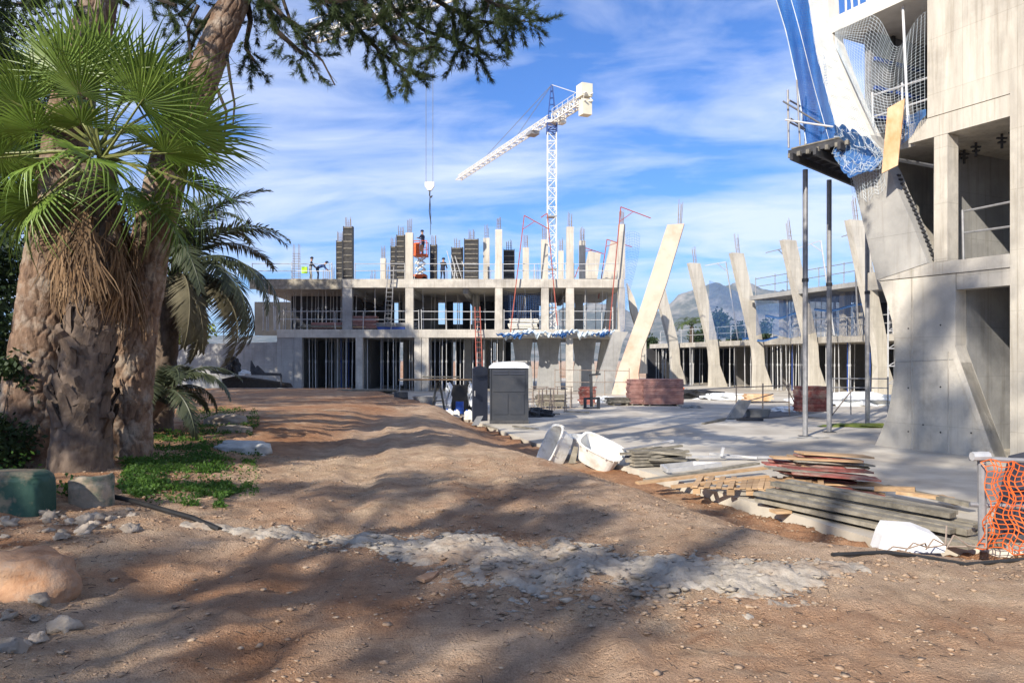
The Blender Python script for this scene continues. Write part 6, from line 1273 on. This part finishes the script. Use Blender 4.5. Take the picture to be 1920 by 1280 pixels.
# pine cone
pc = thing('pine_cone', 'dark open pine cone on the dirt beside the boulder', 'pine cone', (-3.13, 5.42, zg(-3.13, 5.42)+.03)); c = Vector(pc.location)
MB().lathe(c-Vector((0, 0, .03)), [(.01, 0), (.03, .015), (.028, .04), (.008, .07)], 8).build('core', 'twig', pc)
for k in range(40):
    th = k*2.4; u = k/40; z = -.025+.065*u; r = .045*math.sin(math.pi*(.15+.75*u)); d_ = Vector((math.cos(th), math.sin(th), .3)); MB().cbox(c+Vector((math.cos(th)*r*.75, math.sin(th)*r*.75, z)), d_*.012, Vector((-math.sin(th), math.cos(th), 0))*.009, (0, 0, .003)).build('scale', 'twig', pc)
tag(MB().prism([P(780, 1086, 5.55), P(800, 1078, 5.65), P(824, 1074, 5.7), P(812, 1086, 5.6), P(796, 1092, 5.5)], (0, 0, .02)).build('flat_stone', 'rock_red'), 'flat brownish stone lying at the edge of the mortar strip', 'stone')
# small weeds by the painted blocks
V, F = leaf_cloud(np.concatenate([np.array([XP(75, 7.9), 7.6, zg(-4.7, 7.6)+.15])+rg.normal(0, 1, (260, 3))*np.array([.10, .10, .11]), np.array([XP(160, 8.2), 7.95, zg(-4.5, 8)+.08])+rg.normal(0, 1, (160, 3))*np.array([.09, .07, .06])]), .055, .04, rg); tag(mesh_np('weeds', V, F, 'grass'), 'small leafy weeds growing round the green painted blocks', 'weeds', kind='stuff')

# ---------------------------------------------------------------- workers
def worker(label, J, mats, helmet=None, loc_name='person'):
    """one skinned body; J = joints"""
    root = thing('person', label, 'person', (J['footL'][0], J['footL'][1], J['footL'][2]))
    names = ['pelvis', 'chest', 'neck', 'head', 'crown', 'shL', 'elL', 'haL', 'shR', 'elR', 'haR', 'hipL', 'knL', 'anL', 'footL', 'hipR', 'knR', 'anR', 'footR']
    ed = [(0, 1), (1, 2), (2, 3), (3, 4), (1, 5), (5, 6), (6, 7), (1, 8), (8, 9), (9, 10), (0, 11), (11, 12), (12, 13), (13, 14), (0, 15), (15, 16), (16, 17), (17, 18)]
    rad = dict(pelvis=.155, chest=.165, neck=.06, head=.098, crown=.075, shL=.075, shR=.075, elL=.05, elR=.05, haL=.04, haR=.04, hipL=.10, hipR=.10, knL=.066, knR=.066, anL=.045, anR=.045, footL=.045, footR=.045)
    me = bpy.data.meshes.new('body'); me.from_pydata([tuple(J[n_]) for n_ in names], ed, []); o = bpy.data.objects.new('body', me); COL.objects.link(o)
    sk = o.modifiers.new('skin', 'SKIN'); ss = o.modifiers.new('sub', 'SUBSURF'); ss.levels = 2; ss.render_levels = 2
    for i, n_ in enumerate(names): me.skin_vertices[0].data[i].radius = (rad[n_]*(1.15 if n_ in ('chest', 'pelvis') else 1), rad[n_]*(.8 if n_ in ('chest', 'pelvis') else 1)); me.skin_vertices[0].data[i].use_root = (i == 0)
    dg = bpy.context.evaluated_depsgraph_get(); m2 = bpy.data.meshes.new_from_object(o.evaluated_get(dg)); bpy.data.objects.remove(o)
    for k in mats: m2.materials.append(MATS[k])
    Jv = {n_: Vector(J[n_]) for n_ in names}
    part_of = {'pelvis': 1, 'hipL': 1, 'hipR': 1, 'knL': 1, 'knR': 1, 'anL': 1, 'anR': 1, 'footL': 3, 'footR': 3, 'chest': 0, 'shL': 0, 'shR': 0, 'elL': 0, 'elR': 0, 'haL': 2, 'haR': 2, 'neck': 2, 'head': 2, 'crown': 2}
    for p_ in m2.polygons:
        n_ = min(names, key=lambda q: (Jv[q]-p_.center).length-(rad[q]*.6)); p_.material_index = part_of[n_]; p_.use_smooth = True
    b_ = bpy.data.objects.new('body', m2); link(b_, root)
    hc = Vector(J['crown'])
    if helmet:
        up_ = (Vector(J['crown'])-Vector(J['neck'])).normalized(); MB().lathe(hc-Vector((0, 0, .02)), [(.15, -.02), (.125, 0), (.12, .05), (.08, .10), (.02, .115)], 14).build('helmet', helmet, root, True)
    return root
def stand(x, y, z, face, bend=0., arms='down', crouch=0., h=1.74):
    """joints of a standing figure turned to face (radians, 0 = away from the camera)"""
    f = Vector((math.sin(face), math.cos(face), 0)); s = Vector((f.y, -f.x, 0)); o = Vector((x, y, z)); k = h/1.74; up_ = Vector((0, 0, 1)); J = {}
    ph = (.93-crouch*.35)*k; pel = o+up_*ph-f*.1*(crouch+bend*.5); tdir = (up_*math.cos(bend)+f*math.sin(bend)); ch = pel+tdir*.42*k; J.update(pelvis=pel, chest=ch, neck=ch+tdir*.17*k)
    hd = (tdir*.8+up_*.4).normalized(); J['head'] = J['neck']+hd*.13*k; J['crown'] = J['head']+hd*.12*k
    for n_, q in (('L', -1), ('R', 1)):
        J['sh'+n_] = ch+tdir*.08*k+s*.19*q*k; hip = pel+s*.10*q*k-up_*.06; J['hip'+n_] = hip; ft = o+s*.13*q*k+f*(.06*q); J['an'+n_] = ft+up_*.09; J['kn'+n_] = (hip+J['an'+n_])/2+f*(.06+.30*crouch); J['foot'+n_] = ft+f*.17+up_*.045
        a = J['sh'+n_]
        if arms == 'down': e = a-up_*.28*k+s*.06*q; w = e-up_*.24*k+f*.08
        elif arms == 'reach': e = a-up_*.22*k+f*.16; w = e-up_*.18*k+f*.2
        else: e = a-up_*.2*k+f*.18; w = e+f*.24+up_*.04
        J['el'+n_] = e; J['ha'+n_] = w
    return J
x, y = XP(582, 57), 57; worker('worker in dark top and pale trousers standing on the roof with a green bag', stand(x, y, RT, 1.3, .15, 'reach'), ['cloth_navy', 'cloth_grey', 'skin', 'cloth_black'], 'cloth_black')
tag(MB().cbox((XP(573, 57), 56.7, RT+.82), (.2, 0, 0), (0, .1, 0), (0, 0, .24)).build('tool_bag', 'hi_vis'), 'bright green tool bag held by the worker in dark top', 'bag')
worker('worker in blue bending over the roof edge', stand(XP(596, 56.3), 56.3, RT, 1.57, 1.15, 'reach'), ['cloth_blue', 'cloth_navy', 'skin', 'cloth_black'], 'cloth_navy')
worker('worker in dark clothes standing in the orange lift basket', stand(XP(793, 57), 57.05, zb_ if False else ZP(481, 57)+.14, -1.2, .1, 'fwd'), ['cloth_navy', 'cloth_navy', 'skin', 'cloth_black'], 'cloth_navy')
worker('worker in black seen behind the bright roof rail', stand(XP(830, 56.6), 56.6, RT, .3, .25, 'reach', h=1.66), ['cloth_black', 'cloth_navy', 'skin', 'cloth_black'], 'cloth_navy')
# ---------------------------------------------------------------- air
mb = MB(); mb.box(-6800, 6800, -520, 7900, -5, 385); hz = mb.build('haze', []); tag(hz, 'faint blue daylight haze over the site', 'haze', kind='stuff')
hm = bpy.data.materials.new('haze'); hm.use_nodes = True; t = hm.node_tree; t.nodes.clear(); ou = t.nodes.new('ShaderNodeOutputMaterial'); pv = t.nodes.new('ShaderNodeVolumePrincipled'); pv.inputs['Density'].default_value = 1.25e-4; pv.inputs['Color'].default_value = (.62, .78, 1, 1); pv.inputs['Anisotropy'].default_value = .0
t.links.new(pv.outputs[0], ou.inputs['Volume']); hz.data.materials.append(hm)
